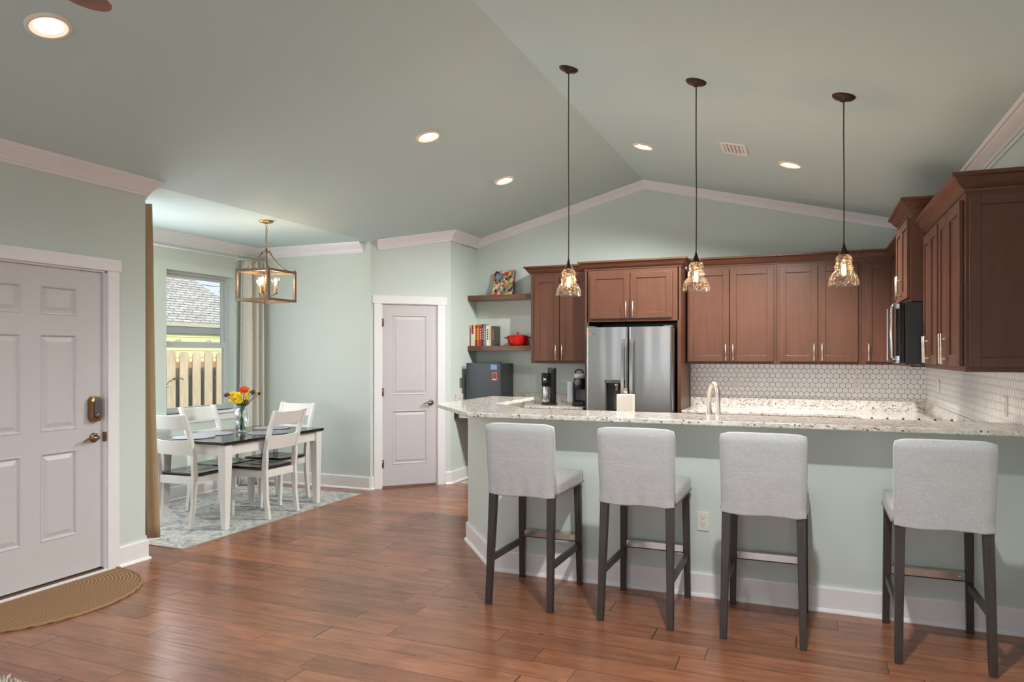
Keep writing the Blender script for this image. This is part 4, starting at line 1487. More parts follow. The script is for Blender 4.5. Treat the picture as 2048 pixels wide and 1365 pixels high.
def pendant(label, x, y, zb):
    t = thing('pendant_light', label, 'pendant light', (x, y, zb), 0, 'pendant lights over the bar')
    zc = ceil_z(x) - zb
    cn = MB().lathe([(0.0, -0.034), (0.012, -0.032), (0.020, -0.022), (0.056, -0.014), (0.064, -0.006), (0.066, 0.0), (0.0, 0.0)], 32)
    c = cn.build('canopy', M['bronze'], t)
    c.location = (0, 0, zc)
    c.rotation_euler = ceil_tilt(x)
    MB().tube([(0, 0, 0.235), (0.0015, 0, 0.6), (-0.001, 0.001, 0.9), (0, 0, zc - 0.025)], 0.0034, 8).build('cord', M['bronze'], t)
    MB().lathe([(0.0, 0.181), (0.031, 0.181), (0.029, 0.187), (0.018, 0.205), (0.010, 0.225), (0.006, 0.245), (0.0, 0.248)], 24).build('cap', M['bronze'], t)
    MB().lathe(PROF, 40, cap=False).build('glass_shade', M['pglass'], t)
    b = MB().lathe([(0.0, 0.052), (0.010, 0.054), (0.022, 0.066), (0.026, 0.088), (0.022, 0.112), (0.014, 0.135), (0.0135, 0.150)], 24, cap=False).build('bulb', M['bulbglass'], t)
    mb = MB()
    for k in range(6):
        a = 2 * PI * k / 6
        mb.tube([(0.008 * math.cos(a), 0.008 * math.sin(a), 0.064), (0.011 * math.cos(a), 0.011 * math.sin(a), 0.092), (0.007 * math.cos(a), 0.007 * math.sin(a), 0.124)], 0.0028, 6)
    mb.build('filament', M['filament'], b)
    MB().lathe([(0.0, 0.148), (0.016, 0.148), (0.017, 0.181), (0.0, 0.181)], 20).build('socket', M['bronze'], t)
    l = light('pendant_glow', 'POINT', (0, 0, 0.092), 7.5, (1.0, 0.58, 0.28), 0.010)
    l.parent = t
    return t


pendant('seeded glass pendant on the longest cord, in front of the narrow cabinet', -1.502, 4.645, 1.896)
pendant('seeded glass pendant in the middle of the row over the bar', -0.661, 4.645, 1.900)
pendant('seeded glass pendant on the shortest cord, nearest the microwave', 0.184, 4.645, 1.902)


# ------------------------------------------------------------------ recessed lights and vent
def downlight(label, x, y, power=16, r=1.0, cone=150):
    t = thing('recessed_light', label, 'ceiling light', (x, y, ceil_z(x) - 0.0005), 0, 'recessed ceiling lights', rot=ceil_tilt(x))
    MB().lathe([(0.100 * r, 0.0), (0.100 * r, -0.006), (0.094 * r, -0.012), (0.086 * r, -0.014), (0.081 * r, -0.012)], 48, cap=False).build('trim_ring', M['canring'], t)
    MB().lathe([(0.081 * r, -0.012), (0.070 * r, -0.0065), (0.052 * r, -0.0035), (0.052 * r, -0.002)], 48, cap=False).build('baffle', M['canbaffle'], t)
    MB().lathe([(0.0, -0.0065), (0.030 * r, -0.006), (0.052 * r, -0.0035)], 48, cap=False).build('lens', M['canlamp'], t)
    l = light('downlight_beam', 'SPOT', (0, 0, -0.05), power, (0.92, 0.95, 0.92), 0.042, spot_size=R(cone), spot_blend=0.6)
    l.parent = t
    return t


downlight('bright recessed light beside the fan blade above the entry', -3.338, 2.330, 7)
downlight('recessed light on the dark slope above the dining nook', -2.765, 4.985, 18)
downlight('recessed light on the dark slope nearest the shelves', -2.770, 6.520, 22)
downlight('recessed light just past the ridge above the fridge', -1.400, 6.540, 145)
downlight('recessed light on the paler slope past the ceiling vent', -0.150, 6.470, 205)
# further lights of the same grid in the living area, above and behind the camera
downlight('recessed light above the living area on the paler slope', -0.150, 2.330, 150, cone=130)
downlight('recessed light above the living area close to the ridge', -1.400, 2.330, 32, cone=125)
vt = thing('ceiling_vent', 'white louvred air vent on the paler ceiling slope', 'vent', (-0.575, 6.19, ceil_z(-0.575) - 0.0005), 0, rot=ceil_tilt(-0.575))
mb = MB()
a, b, th = 0.102, 0.163, 0.010
for p in ((-a, a, -b, -b + 0.022), (-a, a, b - 0.022, b), (-a, -a + 0.024, -b + 0.022, b - 0.022), (a - 0.024, a, -b + 0.022, b - 0.022)):
    mb.box(p[0], p[1], p[2], p[3], -th, 0)
mb.build('frame', M['ventwhite'], vt, 0.002)
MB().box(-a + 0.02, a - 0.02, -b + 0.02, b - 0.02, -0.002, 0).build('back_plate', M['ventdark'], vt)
mb = MB()
for k in range(5):
    x = -a + 0.040 + k * (2 * a - 0.08) / 4
    mb.hexa([(x - 0.012, -b + 0.02, -0.009), (x + 0.002, -b + 0.02, -0.003), (x + 0.010, b - 0.02, -0.003), (x - 0.012, b - 0.02, -0.009)], [(x - 0.012, -b + 0.02, -0.0075), (x + 0.010, -b + 0.02, -0.0015), (x + 0.010, b - 0.02, -0.0015), (x - 0.012, b - 0.02, -0.0075)])
mb.build('slats', M['ventwhite'], vt)

# ------------------------------------------------------------------ ceiling fan (one blade tip shows)
fan = thing('ceiling_fan', 'walnut ceiling fan whose blade tip shows above the entry', 'ceiling fan', (-1.738, 0.975, 2.522))
MB().lathe([(0.07, ZK - 2.52), (0.07, ZK - 2.56), (0.03, ZK - 2.60), (0.012, ZK - 2.61), (0.012, 0.16), (0.05, 0.15), (0.10, 0.11), (0.11, 0.05), (0.09, -0.02), (0.05, -0.05), (0.0, -0.055)], 32).build('motor', M['bronze'], fan)
for k in range(5):
    ang = R(116.2 + 72 * k)
    Mx = Matrix.Rotation(ang, 4, 'Z') @ Matrix.Rotation(R(10), 4, 'X')
    pl = [(0.16, -0.05), (0.30, -0.060), (0.50, -0.072), (0.575, -0.073)] + [(0.580 + 0.074 * math.sin(g), -0.073 * math.cos(g)) for g in [PI * j / 12 for j in range(1, 12)]] + [(0.575, 0.073), (0.50, 0.072), (0.30, 0.060), (0.16, 0.05)]
    MB().prism(pl, 0.03, 0.037, Mx).build('blade', M['fanblade'], fan, 0.002)
    MB().box(0.08, 0.24, -0.016, 0.016, 0.037, 0.043, Mx).build('blade_bracket', M['bronze'], fan)


# ------------------------------------------------------------------ bar stools
def soft_box(x0, x1, y0, y1, z0, z1, r=0.03, n=10, fn=None):
    """rounded box as a dense grid so that it can be pulled about by fn"""
    bm = bmesh.new()
    bmesh.ops.create_cube(bm, size=1.0)
    bmesh.ops.scale(bm, vec=(x1 - x0 - 2 * r, y1 - y0 - 2 * r, z1 - z0 - 2 * r), verts=bm.verts)
    bmesh.ops.subdivide_edges(bm, edges=bm.edges[:], cuts=n, use_grid_fill=True)
    cx, cy, cz = (x0 + x1) / 2, (y0 + y1) / 2, (z0 + z1) / 2
    hx, hy, hz = (x1 - x0) / 2 - r, (y1 - y0) / 2 - r, (z1 - z0) / 2 - r
    bm.normal_update()
    mb = MB()
    vs = []
    for v in bm.verts:
        q = Vector((0, 0, 0))
        e = 1e-5
        for ax, h in ((0, hx), (1, hy), (2, hz)):
            if v.co[ax] >= h - e:
                q[ax] = 1
            elif v.co[ax] <= -h + e:
                q[ax] = -1
        p = v.co + q.normalized() * r if q.length else v.co.copy()
        # flat faces stay flat
        p = Vector((p.x + cx, p.y + cy, p.z + cz))
        vs.append(fn(p) if fn else p)
    mb.add(vs, [[v.index for v in f.verts] for f in bm.faces], True)
    bm.free()
    return mb


def make_stool():
    t = thing('bar_stool', 'x', 'bar stool', (0, 0, 0), 0, 'bar stools along the counter')

    def seat_fn(p):
        d = 1 - (p.x / 0.225) ** 2 * 0.6
        if p.z < 0.682:
            if abs(p.x) > 0.195:
                p.x = math.copysign(0.222, p.x)
            if p.y > 0.285:
                p.y = 0.312
        if p.z > 0.72:
            p.z += 0.014 * max(0.0, d) * max(0.0, 1 - ((p.y - 0.05) / 0.27) ** 2)
        return p
    soft_box(-0.222, 0.222, -0.215, 0.312, 0.658, 0.748, 0.022, 10, seat_fn).build('seat', M['linen'], t)

    def back_fn(p):
        k = (p.z - 0.655) / 0.435
        if p.z < 0.681:
            if abs(p.x) > 0.182:
                p.x = math.copysign(0.212, p.x)
            if p.y < -0.236:
                p.y = -0.262
            elif p.y > -0.216:
                p.y = -0.190
        p.y -= 0.050 * k
        # slight bow of the slipcover, loose hem with soft folds
        p.y -= 0.006 * math.cos(p.x / 0.215 * PI / 2)
        if p.z < 0.80:
            q = (0.80 - p.z) / 0.145
            p.y += 0.0035 * q * math.sin(p.x * 70) + 0.002 * q * math.sin(p.x * 31 + 1)
            p.z += 0.003 * q * math.sin(p.x * 23 + 0.5)
        p.x *= 1.0 + 0.03 * k
        if p.z > 1.05:
            p.z -= 0.006 * (p.x / 0.21) ** 4
        return p
    soft_box(-0.212, 0.212, -0.262, -0.190, 0.655, 1.092, 0.024, 18, back_fn).build('backrest', M['linen'], t)
    for s in (-1, 1):
        MB().bar((s * 0.196, -0.284, 0.0), (s * 0.184, -0.228, 0.70), 0.034, 0.038, 0.046, 0.050).build('leg', M['legs'], t, 0.003)
        MB().bar((s * 0.202, 0.283, 0.0), (s * 0.192, 0.262, 0.70), 0.034, 0.034, 0.044, 0.044).build('leg', M['legs'], t, 0.003)
        mb = MB()
        xa, xb = s * 0.199, s * 0.196
        mb.hexa([(xa - 0.011, -0.245, 0.243), (xa + 0.011, -0.245, 0.243), (xb + 0.011, 0.258, 0.236), (xb - 0.011, 0.258, 0.236)], [(xa - 0.011, -0.245, 0.283), (xa + 0.011, -0.245, 0.283), (xb + 0.011, 0.258, 0.276), (xb - 0.011, 0.258, 0.276)])
        mb.build('stretcher', M['legs'], t, 0.002)
    f = MB().box(-0.182, 0.182, 0.262, 0.286, 0.278, 0.322).build('footrest', M['legs'], t, 0.002)
    mb = MB().box(-0.176, 0.176, 0.2585, 0.2615, 0.286, 0.325)
    mb.box(-0.176, 0.176, 0.2615, 0.287, 0.3225, 0.325)
    mb.build('metal_plate', M['steel2'], f)
    mb = MB()
    for x in (-0.15, 0, 0.15):
        mb.lathe([(0.0035, 0), (0.0035, 0.0006)], 10, Matrix.Translation((x, 0.2585, 0.306)) @ Matrix.Rotation(R(90), 4, 'X'))
    mb.build('screw', M['ventwhite'], f)
    return t


stool0 = make_stool()
STOOLS = [(-1.590, 4.248, 'grey upholstered bar stool at the angled end of the bar'),
          (-0.897, 4.248, 'grey upholstered bar stool second from the angled bar end'),
          (-0.226, 4.240, 'grey upholstered bar stool just past the half wall outlet'),
          (0.594, 4.246, 'grey upholstered bar stool standing apart nearest the end cabinet')]
for i, (x, y, lab) in enumerate(STOOLS):
    s = stool0 if i == 0 else copy_tree(stool0)
    s.location = (x, y, 0)
    s['label'] = lab

# ------------------------------------------------------------------ dining set
dt = thing('dining_table', 'white dining table with dark polished top', 'dining table', (-4.957, 5.375, 0.008))
MB().box(-0.402, 0.402, -0.672, 0.672, 0.724, 0.750).build('tabletop', M['tabledark'], dt, 0.004)
mb = MB()
for s in (-1, 1):
    mb.box(-0.30, 0.30, s * 0.620 - 0.011, s * 0.620 + 0.011, 0.630, 0.7235)
    mb.box(s * 0.355 - 0.011, s * 0.355 + 0.011, -0.58, 0.58, 0.630, 0.7235)
mb.build('apron', M['white'], dt, 0.002)
for sx in (-1, 1):
    for sy in (-1, 1):
        MB().bar((sx * 0.352, sy * 0.616, 0), (sx * 0.348, sy * 0.612, 0.60), 0.050, 0.050, 0.082, 0.082).box(sx * 0.348 - 0.041, sx * 0.348 + 0.041, sy * 0.612 - 0.041, sy * 0.612 + 0.041, 0.60, 0.7235).build('leg', M['white'], dt, 0.003)


def make_chair():
    t = thing('dining_chair', 'x', 'dining chair', (0, 0, 0), 0, 'white dining chairs around the table')

    def rear(z):
        P = [(0, -0.240), (0.20, -0.212), (0.44, -0.200), (0.62, -0.212), (0.80, -0.255), (0.985, -0.325)]
        for (za, ya), (zb_, yb_) in zip(P, P[1:]):
            if z <= zb_ + 1e-6:
                q = (z - za) / (zb_ - za)
                return ya + (yb_ - ya) * q
        return P[-1][1]
    for s in (-1, 1):
        mb = MB()
        zs = [0, 0.1, 0.2, 0.32, 0.44, 0.53, 0.62, 0.71, 0.80, 0.89, 0.985]
        ring = []
        for z in zs:
            y = rear(z)
            dpt = 0.040 if z < 0.3 else (0.052 if z < 0.6 else 0.040)
            x = s * (0.196 + 0.008 * z)
            ring.append([(x - 0.016, y - dpt / 2, z), (x + 0.016, y - dpt / 2, z), (x + 0.016, y + dpt / 2, z), (x - 0.016, y + dpt / 2, z)])
        vs = [p for r in ring for p in r]
        fs_ = [(3, 2, 1, 0)]
        for k in range(len(ring) - 1):
            for j in range(4):
                j2 = (j + 1) % 4
                fs_.append((k * 4 + j, k * 4 + j2, k * 4 + 4 + j2, k * 4 + 4 + j))
        e = (len(ring) - 1) * 4
        fs_.append((e, e + 1, e + 2, e + 3))
        mb.add(vs, fs_)
        mb.build('rear_leg', M['white'], t, 0.003)
        MB().bar((s * 0.188, 0.190, 0), (s * 0.192, 0.185, 0.440), 0.030, 0.030, 0.044, 0.044).build('front_leg', M['white'], t, 0.003)
    mb = MB()
    mb.box(-0.172, 0.172, 0.180, 0.200, 0.372, 0.440)
    for s in (-1, 1):
        mb.box(s * 0.192 - 0.010, s * 0.192 + 0.010, -0.18, 0.165, 0.372, 0.440)
    mb.box(-0.178, 0.178, -0.208, -0.190, 0.372, 0.440)
    mb.build('apron', M['white'], t, 0.002)

    def seat_fn(p):
        if p.z > 0.455:
            d = max(0.0, 1 - (abs(p.x) / 0.20) ** 2) * max(0.0, 1 - ((p.y - 0.0) / 0.20) ** 2)
            ridge = math.exp(-((p.x) / 0.035) ** 2) * 0.5
            p.z -= 0.012 * d * (1 - ridge)
        if abs(p.x) > 0.178 and p.y < -0.17:
            p.x = math.copysign(0.178, p.x)
        return p
    soft_box(-0.222, 0.222, -0.182, 0.232, 0.4405, 0.466, 0.006, 16, seat_fn).build('seat', M['seatdark'], t)
    for z0, z1 in ((0.852, 0.978), (0.628, 0.758)):
        def rail(front):
            def f(u, v):
                x = -0.190 + 0.380 * u
                z = z0 + (z1 - z0) * v
                bow = -0.022 * (1 - (x / 0.19) ** 2)
                return (x, rear(z) + bow + (0.009 if front else -0.009), z - 0.006 * (1 - (x / 0.19) ** 2) * v)
            return f
        mb = MB()
        nu = 14
        A = [rail(True)(i / nu, j) for j in (0, 1) for i in range(nu + 1)]
        B = [rail(False)(i / nu, j) for j in (0, 1) for i in range(nu + 1)]
        m = nu + 1
        vs = A + B
        fs_ = []
        for i in range(nu):
            fs_ += [(i, i + 1, m + i + 1, m + i), (2 * m + i, 3 * m + i, 3 * m + i + 1, 2 * m + i + 1), (i, 2 * m + i, 2 * m + i + 1, i + 1), (m + i, m + i + 1, 3 * m + i + 1, 3 * m + i)]
        fs_ += [(0, m, 3 * m, 2 * m), (nu, 2 * m + nu, 3 * m + nu, m + nu)]
        mb.add(vs, fs_, False)
        mb.build('back_rail', M['white'], t, 0.002)
    return t


ch0 = make_chair()
CH = [(-5.085, 4.885, 2, 'white chair with dark seat at the table end by the tan curtain'),
      (-4.762, 5.395, 90, 'white chair with dark seat on the open floor side of the table'),
      (-5.045, 5.935, 180, 'white chair at the far table end before the plain wall'),
      (-5.240, 5.385, -90, 'white chair between the dining table and the window')]
for i, (x, y, rz, lab) in enumerate(CH):
    c = ch0 if i == 0 else copy_tree(ch0)
    c.location = (x, y, 0.0085)
    c.rotation_euler = (0, 0, R(rz))
    c['label'] = lab

ZT = 0.008 + 0.750
pm0 = None
PMS = [(-5.11, 4.905, 'round grey placemat at the table end by the tan curtain'), (-4.752, 5.45, 'round grey placemat on the open floor side'), (-5.03, 5.835, 'round grey placemat at the far table end'), (-5.165, 5.19, 'round grey placemat nearest the window')]
for x, y, lab in PMS:
    if pm0 is None:
        pm0 = MB().lathe([(0.0, 0.001), (0.175, 0.001), (0.182, 0.003), (0.180, 0.006), (0.172, 0.007), (0.0, 0.0065)], 48).build('placemat', M['placemat'])
        p = pm0
    else:
        p = pm0.copy()
        COL.objects.link(p)
    p.location = (x, y, ZT)
    tag(p, lab, 'placemat', 'round placemats on the table')

vs_ = thing('vase', 'clear glass vase of flowers on the dining table', 'vase', (-5.02, 5.40, ZT))
VP = [(0.0, 0.003), (0.036, 0.003), (0.040, 0.0), (0.043, 0.004), (0.036, 0.022), (0.034, 0.034), (0.048, 0.070), (0.066, 0.120), (0.072, 0.160), (0.064, 0.196), (0.044, 0.222), (0.038, 0.234), (0.044, 0.250), (0.054, 0.258)]
MB().lathe(VP, 40, cap=False).build('glass_body', M['vase'], vs_)
MB().lathe([(0.0, 0.012), (0.030, 0.014), (0.045, 0.068), (0.058, 0.110), (0.0, 0.110)], 32, cap=False).build('water', M['vase'], vs_)

# ---- flowers
FL = [  # head offset x, y (view plane is about diagonal), z, kind, size
    (0.005, 0.03, 0.400, 'orange', 0.052, 'large orange red gerbera topping the bouquet'),
    (-0.070, -0.045, 0.362, 'yellow', 0.040, 'yellow bloom high on the window side of the bouquet'),
    (-0.015, -0.035, 0.352, 'yellow', 0.046, 'large yellow daisy at the centre of the bouquet'),
    (-0.055, -0.055, 0.312, 'yellow', 0.040, 'yellow bloom low on the window side of the bouquet'),
    (0.005, -0.045, 0.300, 'yellow', 0.040, 'yellow daisy low at the front of the bouquet'),
    (0.045, 0.015, 0.338, 'yellow', 0.032, 'small yellow bloom below the orange gerbera'),
    (0.055, 0.045, 0.388, 'yellow', 0.026, 'small yellow bloom beside the orange gerbera'),
    (-0.105, -0.075, 0.348, 'maroon', 0.030, 'dusky maroon bloom drooping towards the window'),
    (0.105, 0.080, 0.372, 'yellow', 0.022, 'tiny yellow bloom on the longest side stem'),
    (0.085, 0.055, 0.382, 'darkbud', 0.022, 'dark thistle head beside the tiny yellow bloom'),
    (0.125, 0.095, 0.368, 'darkbud', 0.014, 'dark bud at the tip of the longest stem'),
    (-0.045, 0.03, 0.395, 'darkbud', 0.016, 'dark bud behind the yellow blooms'),
    (0.060, 0.015, 0.275, 'orange', 0.014, 'little orange bud low among the leaves')]
rf = random.Random(3)
for dx, dy, z, kd, r, lab in FL:
    t = thing('flower', lab, 'flower', (-5.02, 5.40, ZT), 0, 'flowers in the glass vase')
    bx_, by_ = -dx * 0.28 + rf.uniform(-0.012, 0.012), -dy * 0.28 + rf.uniform(-0.012, 0.012)
    pts = [(bx_, by_, 0.018), (bx_ * 0.4, by_ * 0.4, 0.12), (dx * 0.16, dy * 0.16, 0.235), (dx * 0.62, dy * 0.62, 0.235 + (z - 0.235) * 0.60), (dx, dy, z - 0.008)]
    MB().tube(pts, 0.0030, 6).build('stem', M['stem'], t)
    tilt = Matrix.Translation((dx, dy, z)) @ Vector((0, 0, 1)).rotation_difference(Vector((dx * 3.0 + 0.42, dy * 3.0 - 0.50, 0.85)).normalized()).to_matrix().to_4x4()
    if kd == 'darkbud':
        mb = MB().ball((0, 0, 0), r, 12, 1, 1, 1.15, tilt)
        for k in range(22):
            a, b = rf.uniform(0, 2 * PI), rf.uniform(0.1, 1.5)
            d = Vector((math.sin(b) * math.cos(a), math.sin(b) * math.sin(a), math.cos(b)))
            mb.tube([d * r * 0.9, d * r * 1.35], [0.0022, 0.0006], 5, tilt)
        mb.build('bloom', M['darkbud'], t)
    else:
        mb = MB()
        layers = ((1.0, 18, 0.10), (0.78, 15, 0.32), (0.55, 12, 0.62)) if kd != 'maroon' else ((1.0, 14, 0.5), (0.8, 12, 0.75), (0.6, 10, 1.0))
        for li, (sc_, n, lift) in enumerate(layers):
            for k in range(n):
                a = 2 * PI * (k + 0.5 * li) / n + rf.uniform(-0.08, 0.08)
                L_ = r * sc_ * rf.uniform(0.92, 1.06)
                w_ = r * 0.20
                ca, sa = math.cos(a), math.sin(a)
                pp = []
                for q, ww, hh in ((0.12, 0.35, 0.0), (0.55, 1.0, 0.5), (0.85, 0.9, 0.9), (1.0, 0.35, 1.0)):
                    for sg in (-1, 0, 1):
                        rr = L_ * q
                        off_ = w_ * ww * sg
                        pp.append((rr * ca - off_ * sa, rr * sa + off_ * ca, lift * L_ * hh * q + li * 0.002 + (0.0015 if sg == 0 else 0.003)))
                ff = []
                for i in range(3):
                    for j in range(2):
                        ff.append((i * 3 + j, i * 3 + j + 1, i * 3 + 4 + j, i * 3 + 3 + j))
                mb.add(pp, ff, True, tilt)
        mb.build('petals', M[kd], t, solid=0.0012)
        MB().ball((0, 0, 0.004), r * 0.26, 12, 1, 1, 0.55, tilt).build('centre', M['gold'] if kd != 'maroon' else M['maroon'], t)
    mb = MB()
    for k in range(3):
        a = rf.uniform(0, 2 * PI)
        zz = rf.uniform(0.235, 0.29)
        q = (zz - 0.235) / max(0.05, (z - 0.235))
        ox, oy = dx * (0.16 + 0.7 * q), dy * (0.16 + 0.7 * q)
        L_ = rf.uniform(0.04, 0.07)
        for (s0, w0, h0), (s1_, w1_, h1) in zip(((0, 0.2, 0), (0.35, 1, 0.3), (0.7, 0.8, 0.45)), ((0.35, 1, 0.3), (0.7, 0.8, 0.45), (1.0, 0.05, 0.4))):
            pp = []
            for s_, w_, h_ in ((s0, w0, h0), (s1_, w1_, h1)):
                for sg in (-1, 1):
                    pp.append((ox + math.cos(a) * L_ * s_ - math.sin(a) * 0.011 * w_ * sg, oy + math.sin(a) * L_ * s_ + math.cos(a) * 0.011 * w_ * sg, zz + L_ * h_))
            mb.add(pp, [(0, 1, 3, 2)], True)
    mb.build('leaves', M['leaf'], t, solid=0.001)

# ------------------------------------------------------------------ chandelier
chn = thing('lantern_chandelier', 'square bronze lantern chandelier over the dining table', 'chandelier', (-4.690, 5.360, NZ - 0.0005))
MB().lathe([(0.0, -0.030), (0.014, -0.028), (0.030, -0.022), (0.060, -0.016), (0.066, -0.006), (0.066, 0.0), (0.0, 0.0)], 32).build('canopy', M['brass'], chn)
ch = MB()
zt, zh = -0.028, -0.262
nl = 9
for k in range(nl):
    z = zt + (zh - zt) * (k + 0.5) / nl
    pts = []
    for j in range(12):
        a = 2 * PI * j / 12
        pts.append((0.0085 * math.cos(a), 0, 0.0185 * math.sin(a)))
    ch.tube(pts, 0.0022, 6, Matrix.Translation((0, 0, z)) @ Matrix.Rotation(R(90 * (k % 2) + 25), 4, 'Z'), closed=True)
ch.tube([(0.004, 0.003, zt), (0.012, 0.004, -0.10), (-0.008, -0.006, -0.18), (0.003, 0.004, zh)], 0.0018, 6)
ch.build('chain', M['brass'], chn)
zA, zB = 2.285 - NZ, 1.995 - NZ
hs, bw = 0.193, 0.011
fm = MB()
for z in (zA - bw, zB + bw):
    for s in (-1, 1):
        fm.box(-hs, hs, s * (hs - bw) - bw, s * (hs - bw) + bw, z - bw, z + bw)
        fm.box(s * (hs - bw) - bw, s * (hs - bw) + bw, -hs + 2 * bw, hs - 2 * bw, z - bw, z + bw)
for sx in (-1, 1):
    for sy in (-1, 1):
        fm.box(sx * (hs - bw) - bw, sx * (hs - bw) + bw, sy * (hs - bw) - bw, sy * (hs - bw) + bw, zB + 2 * bw, zA - 2 * bw)
fm.build('cage', M['lantern'], chn, 0.0015)
zhub = -0.285
MB().lathe([(0.0, zhub + 0.03), (0.008, zhub + 0.028), (0.010, zhub + 0.006), (0.034, zhub + 0.004), (0.034, zhub - 0.006), (0.016, zhub - 0.012), (0.012, zhub - 0.05), (0.0, zhub - 0.052)], 24).build('hub', M['lantern'], chn)
for sx in (-1, 1):
    for sy in (-1, 1):
        pts = []
        for k in range(9):
            q = k / 8
            pts.append((sx * (0.020 + (hs - 0.040) * q), sy * (0.020 + (hs - 0.040) * q), zhub + (zA - zhub) * (1 - (1 - q) ** 2.3)))
        MB().tube(pts, 0.0055, 8).build('arm', M['lantern'], chn)
        MB().ball((sx * (hs - bw), sy * (hs - bw), zA + 0.008), 0.008, 10).build('finial', M['lantern'], chn)
MB().tube([(0, 0, zhub - 0.04), (0, 0, zB + 0.075)], 0.006, 8).lathe([(0.0, zB + 0.05), (0.012, zB + 0.055), (0.022, zB + 0.07), (0.012, zB + 0.085), (0.0, zB + 0.09)], 20).build('stem', M['lantern'], chn)
va = R(41)
for k in range(3):
    a = va + R(10) + k * R(120)
    cx, cy = 0.085 * math.cos(a), 0.085 * math.sin(a)
    sk = MB().lathe([(0.0, zB + 0.075), (0.020, zB + 0.078), (0.014, zB + 0.086), (0.014, zB + 0.150), (0.0, zB + 0.150)], 20, Matrix.Translation((cx, cy, 0)))
    sk.tube([(0, 0, zB + 0.07), (cx * 0.5, cy * 0.5, zB + 0.055), (cx, cy, zB + 0.078)], 0.005, 8)
    so = sk.build('socket', M['lantern'], chn)
    b = MB().lathe([(0.013, zB + 0.150), (0.016, zB + 0.162), (0.032, zB + 0.178), (0.041, zB + 0.203), (0.036, zB + 0.228), (0.020, zB + 0.243), (0.0, zB + 0.247)], 24, Matrix.Translation((cx, cy, 0)), cap=False).build('bulb', M['bulbglass'], so)
    mb = MB()
    for j in range(5):
        g = 2 * PI * j / 5
        mb.tube([(cx + 0.006 * math.cos(g), cy + 0.006 * math.sin(g), zB + 0.168), (cx + 0.013 * math.cos(g), cy + 0.013 * math.sin(g), zB + 0.200), (cx + 0.007 * math.cos(g), cy + 0.007 * math.sin(g), zB + 0.222)], 0.0030, 6)
    mb.build('filament', M['globe'], so)
    l = light('chandelier_glow', 'POINT', (cx, cy, zB + 0.20), 3.0, (1.0, 0.76, 0.48), 0.010)
    l.parent = chn



# ------------------------------------------------------------------ curtains
def drape(name, label, mat, fx, z0, z1, nu, flare, loc, rz):
    """fx(u) -> (x, y) wave in plan"""
    t = thing(name, label, 'curtain', loc, rz)

    def fn(u, v):
        x, y = fx(u)
        k = 1 + flare * (1 - v) ** 1.5
        q = 0.55 + 0.45 * min(1.0, (1 - v) * 5 + 0.35)
        return (x * k, y * q + 0.004 * math.sin(9 * u + 6 * v), z0 + (z1 - z0) * v)
    MB().grid(fn, nu, 26).build('panel', mat, t, solid=0.004)
    return t


def wave(w, amp, n, ph=0.0):
    return lambda u: ((u - 0.5) * w, amp * math.sin(2 * PI * n * u + ph) + 0.3 * amp * math.sin(2 * PI * n * 2.3 * u))


c1t = drape('curtain', 'tan curtain hanging behind the entry wall corner', M['curtain2'], wave(0.30, 0.045, 3.0, 0.6), 0.10, 2.66, 60, 0.55, (-4.835, 4.075, 0), 0)
c2t = drape('curtain', 'pale taupe curtain in the nook corner beside the window', M['curtain'], wave(0.30, 0.052, 3.2, 0.9), 0.02, 2.60, 70, 0.22, (-5.945, 6.590, 0), 90)
rd1 = thing('curtain_rod', 'brass curtain rod carrying the tan curtain', 'curtain rod', (-5.40, 4.06, 2.640))
MB().tube([(-0.55, 0, 0), (0.62, 0, 0)], 0.009, 12).build('rod', M['brass'], rd1)
MB().lathe([(0.010, 0), (0.016, 0.006), (0.010, 0.014), (0.016, 0.026), (0.006, 0.042), (0.0, 0.046)], 16, Matrix.Translation((0.62, 0, 0)) @ Matrix.Rotation(R(90), 4, 'Y')).build('finial', M['brass'], rd1)
for x in (-0.5, 0.5):
    MB().tube([(x, 0, 0), (x, -0.188, 0)], 0.006, 8).build('bracket', M['brass'], rd1)
rd2 = thing('curtain_rod', 'slim rod over the nook windows carrying the taupe curtain', 'curtain rod', (-5.945, 5.40, 2.585))
MB().tube([(0, -1.1, 0), (0, 1.36, 0)], 0.008, 12).build('rod', M['ventwhite'], rd2)
for y in (-1.0, 1.02):
    MB().tube([(0, y, 0), (-0.104, y, 0)], 0.005, 8).box(-0.104, -0.099, y - 0.012, y + 0.012, -0.03, 0.05).build('bracket', M['ventwhite'], rd2)

# ------------------------------------------------------------------ rugs and mats
ru = thing('area_rug', 'faded grey and cream area rug under the dining table', 'rug', (0, 0, 0))
MB().box(-5.98, -4.462, 4.172, 6.556, 0.0005, 0.0075).build('pile', M['rug'], ru)
mb = MB()
for a, b, c, d in ((-5.99, -4.452, 4.162, 4.172), (-5.99, -4.452, 6.556, 6.566), (-5.99, -5.98, 4.172, 6.556), (-4.462, -4.452, 4.172, 6.556)):
    mb.box(a, b, c, d, 0.0005, 0.0070)
mb.build('binding', M['rugedge'], ru)

pts = []
n = 56
for k in range(n + 1):
    a = PI * k / n
    ca, sa = math.cos(a), math.sin(a)
    pts.append((0.615 * (abs(sa) ** 0.92), -0.640 * math.copysign(abs(ca) ** 0.95, ca)))
dm = thing('doormat', 'half round brown braided doormat before the entry door', 'doormat', (-4.478, 2.985, 0))
MB().prism([(x, y) for x, y in pts], 0.0005, 0.010).build('braid', M['braid'], dm, 0.003)
mb = MB()
mb.tube([(x * 0.985, y * 0.985, 0.008) for x, y in pts], 0.0085, 8)
mb.build('edge_cord', M['jute'], dm)

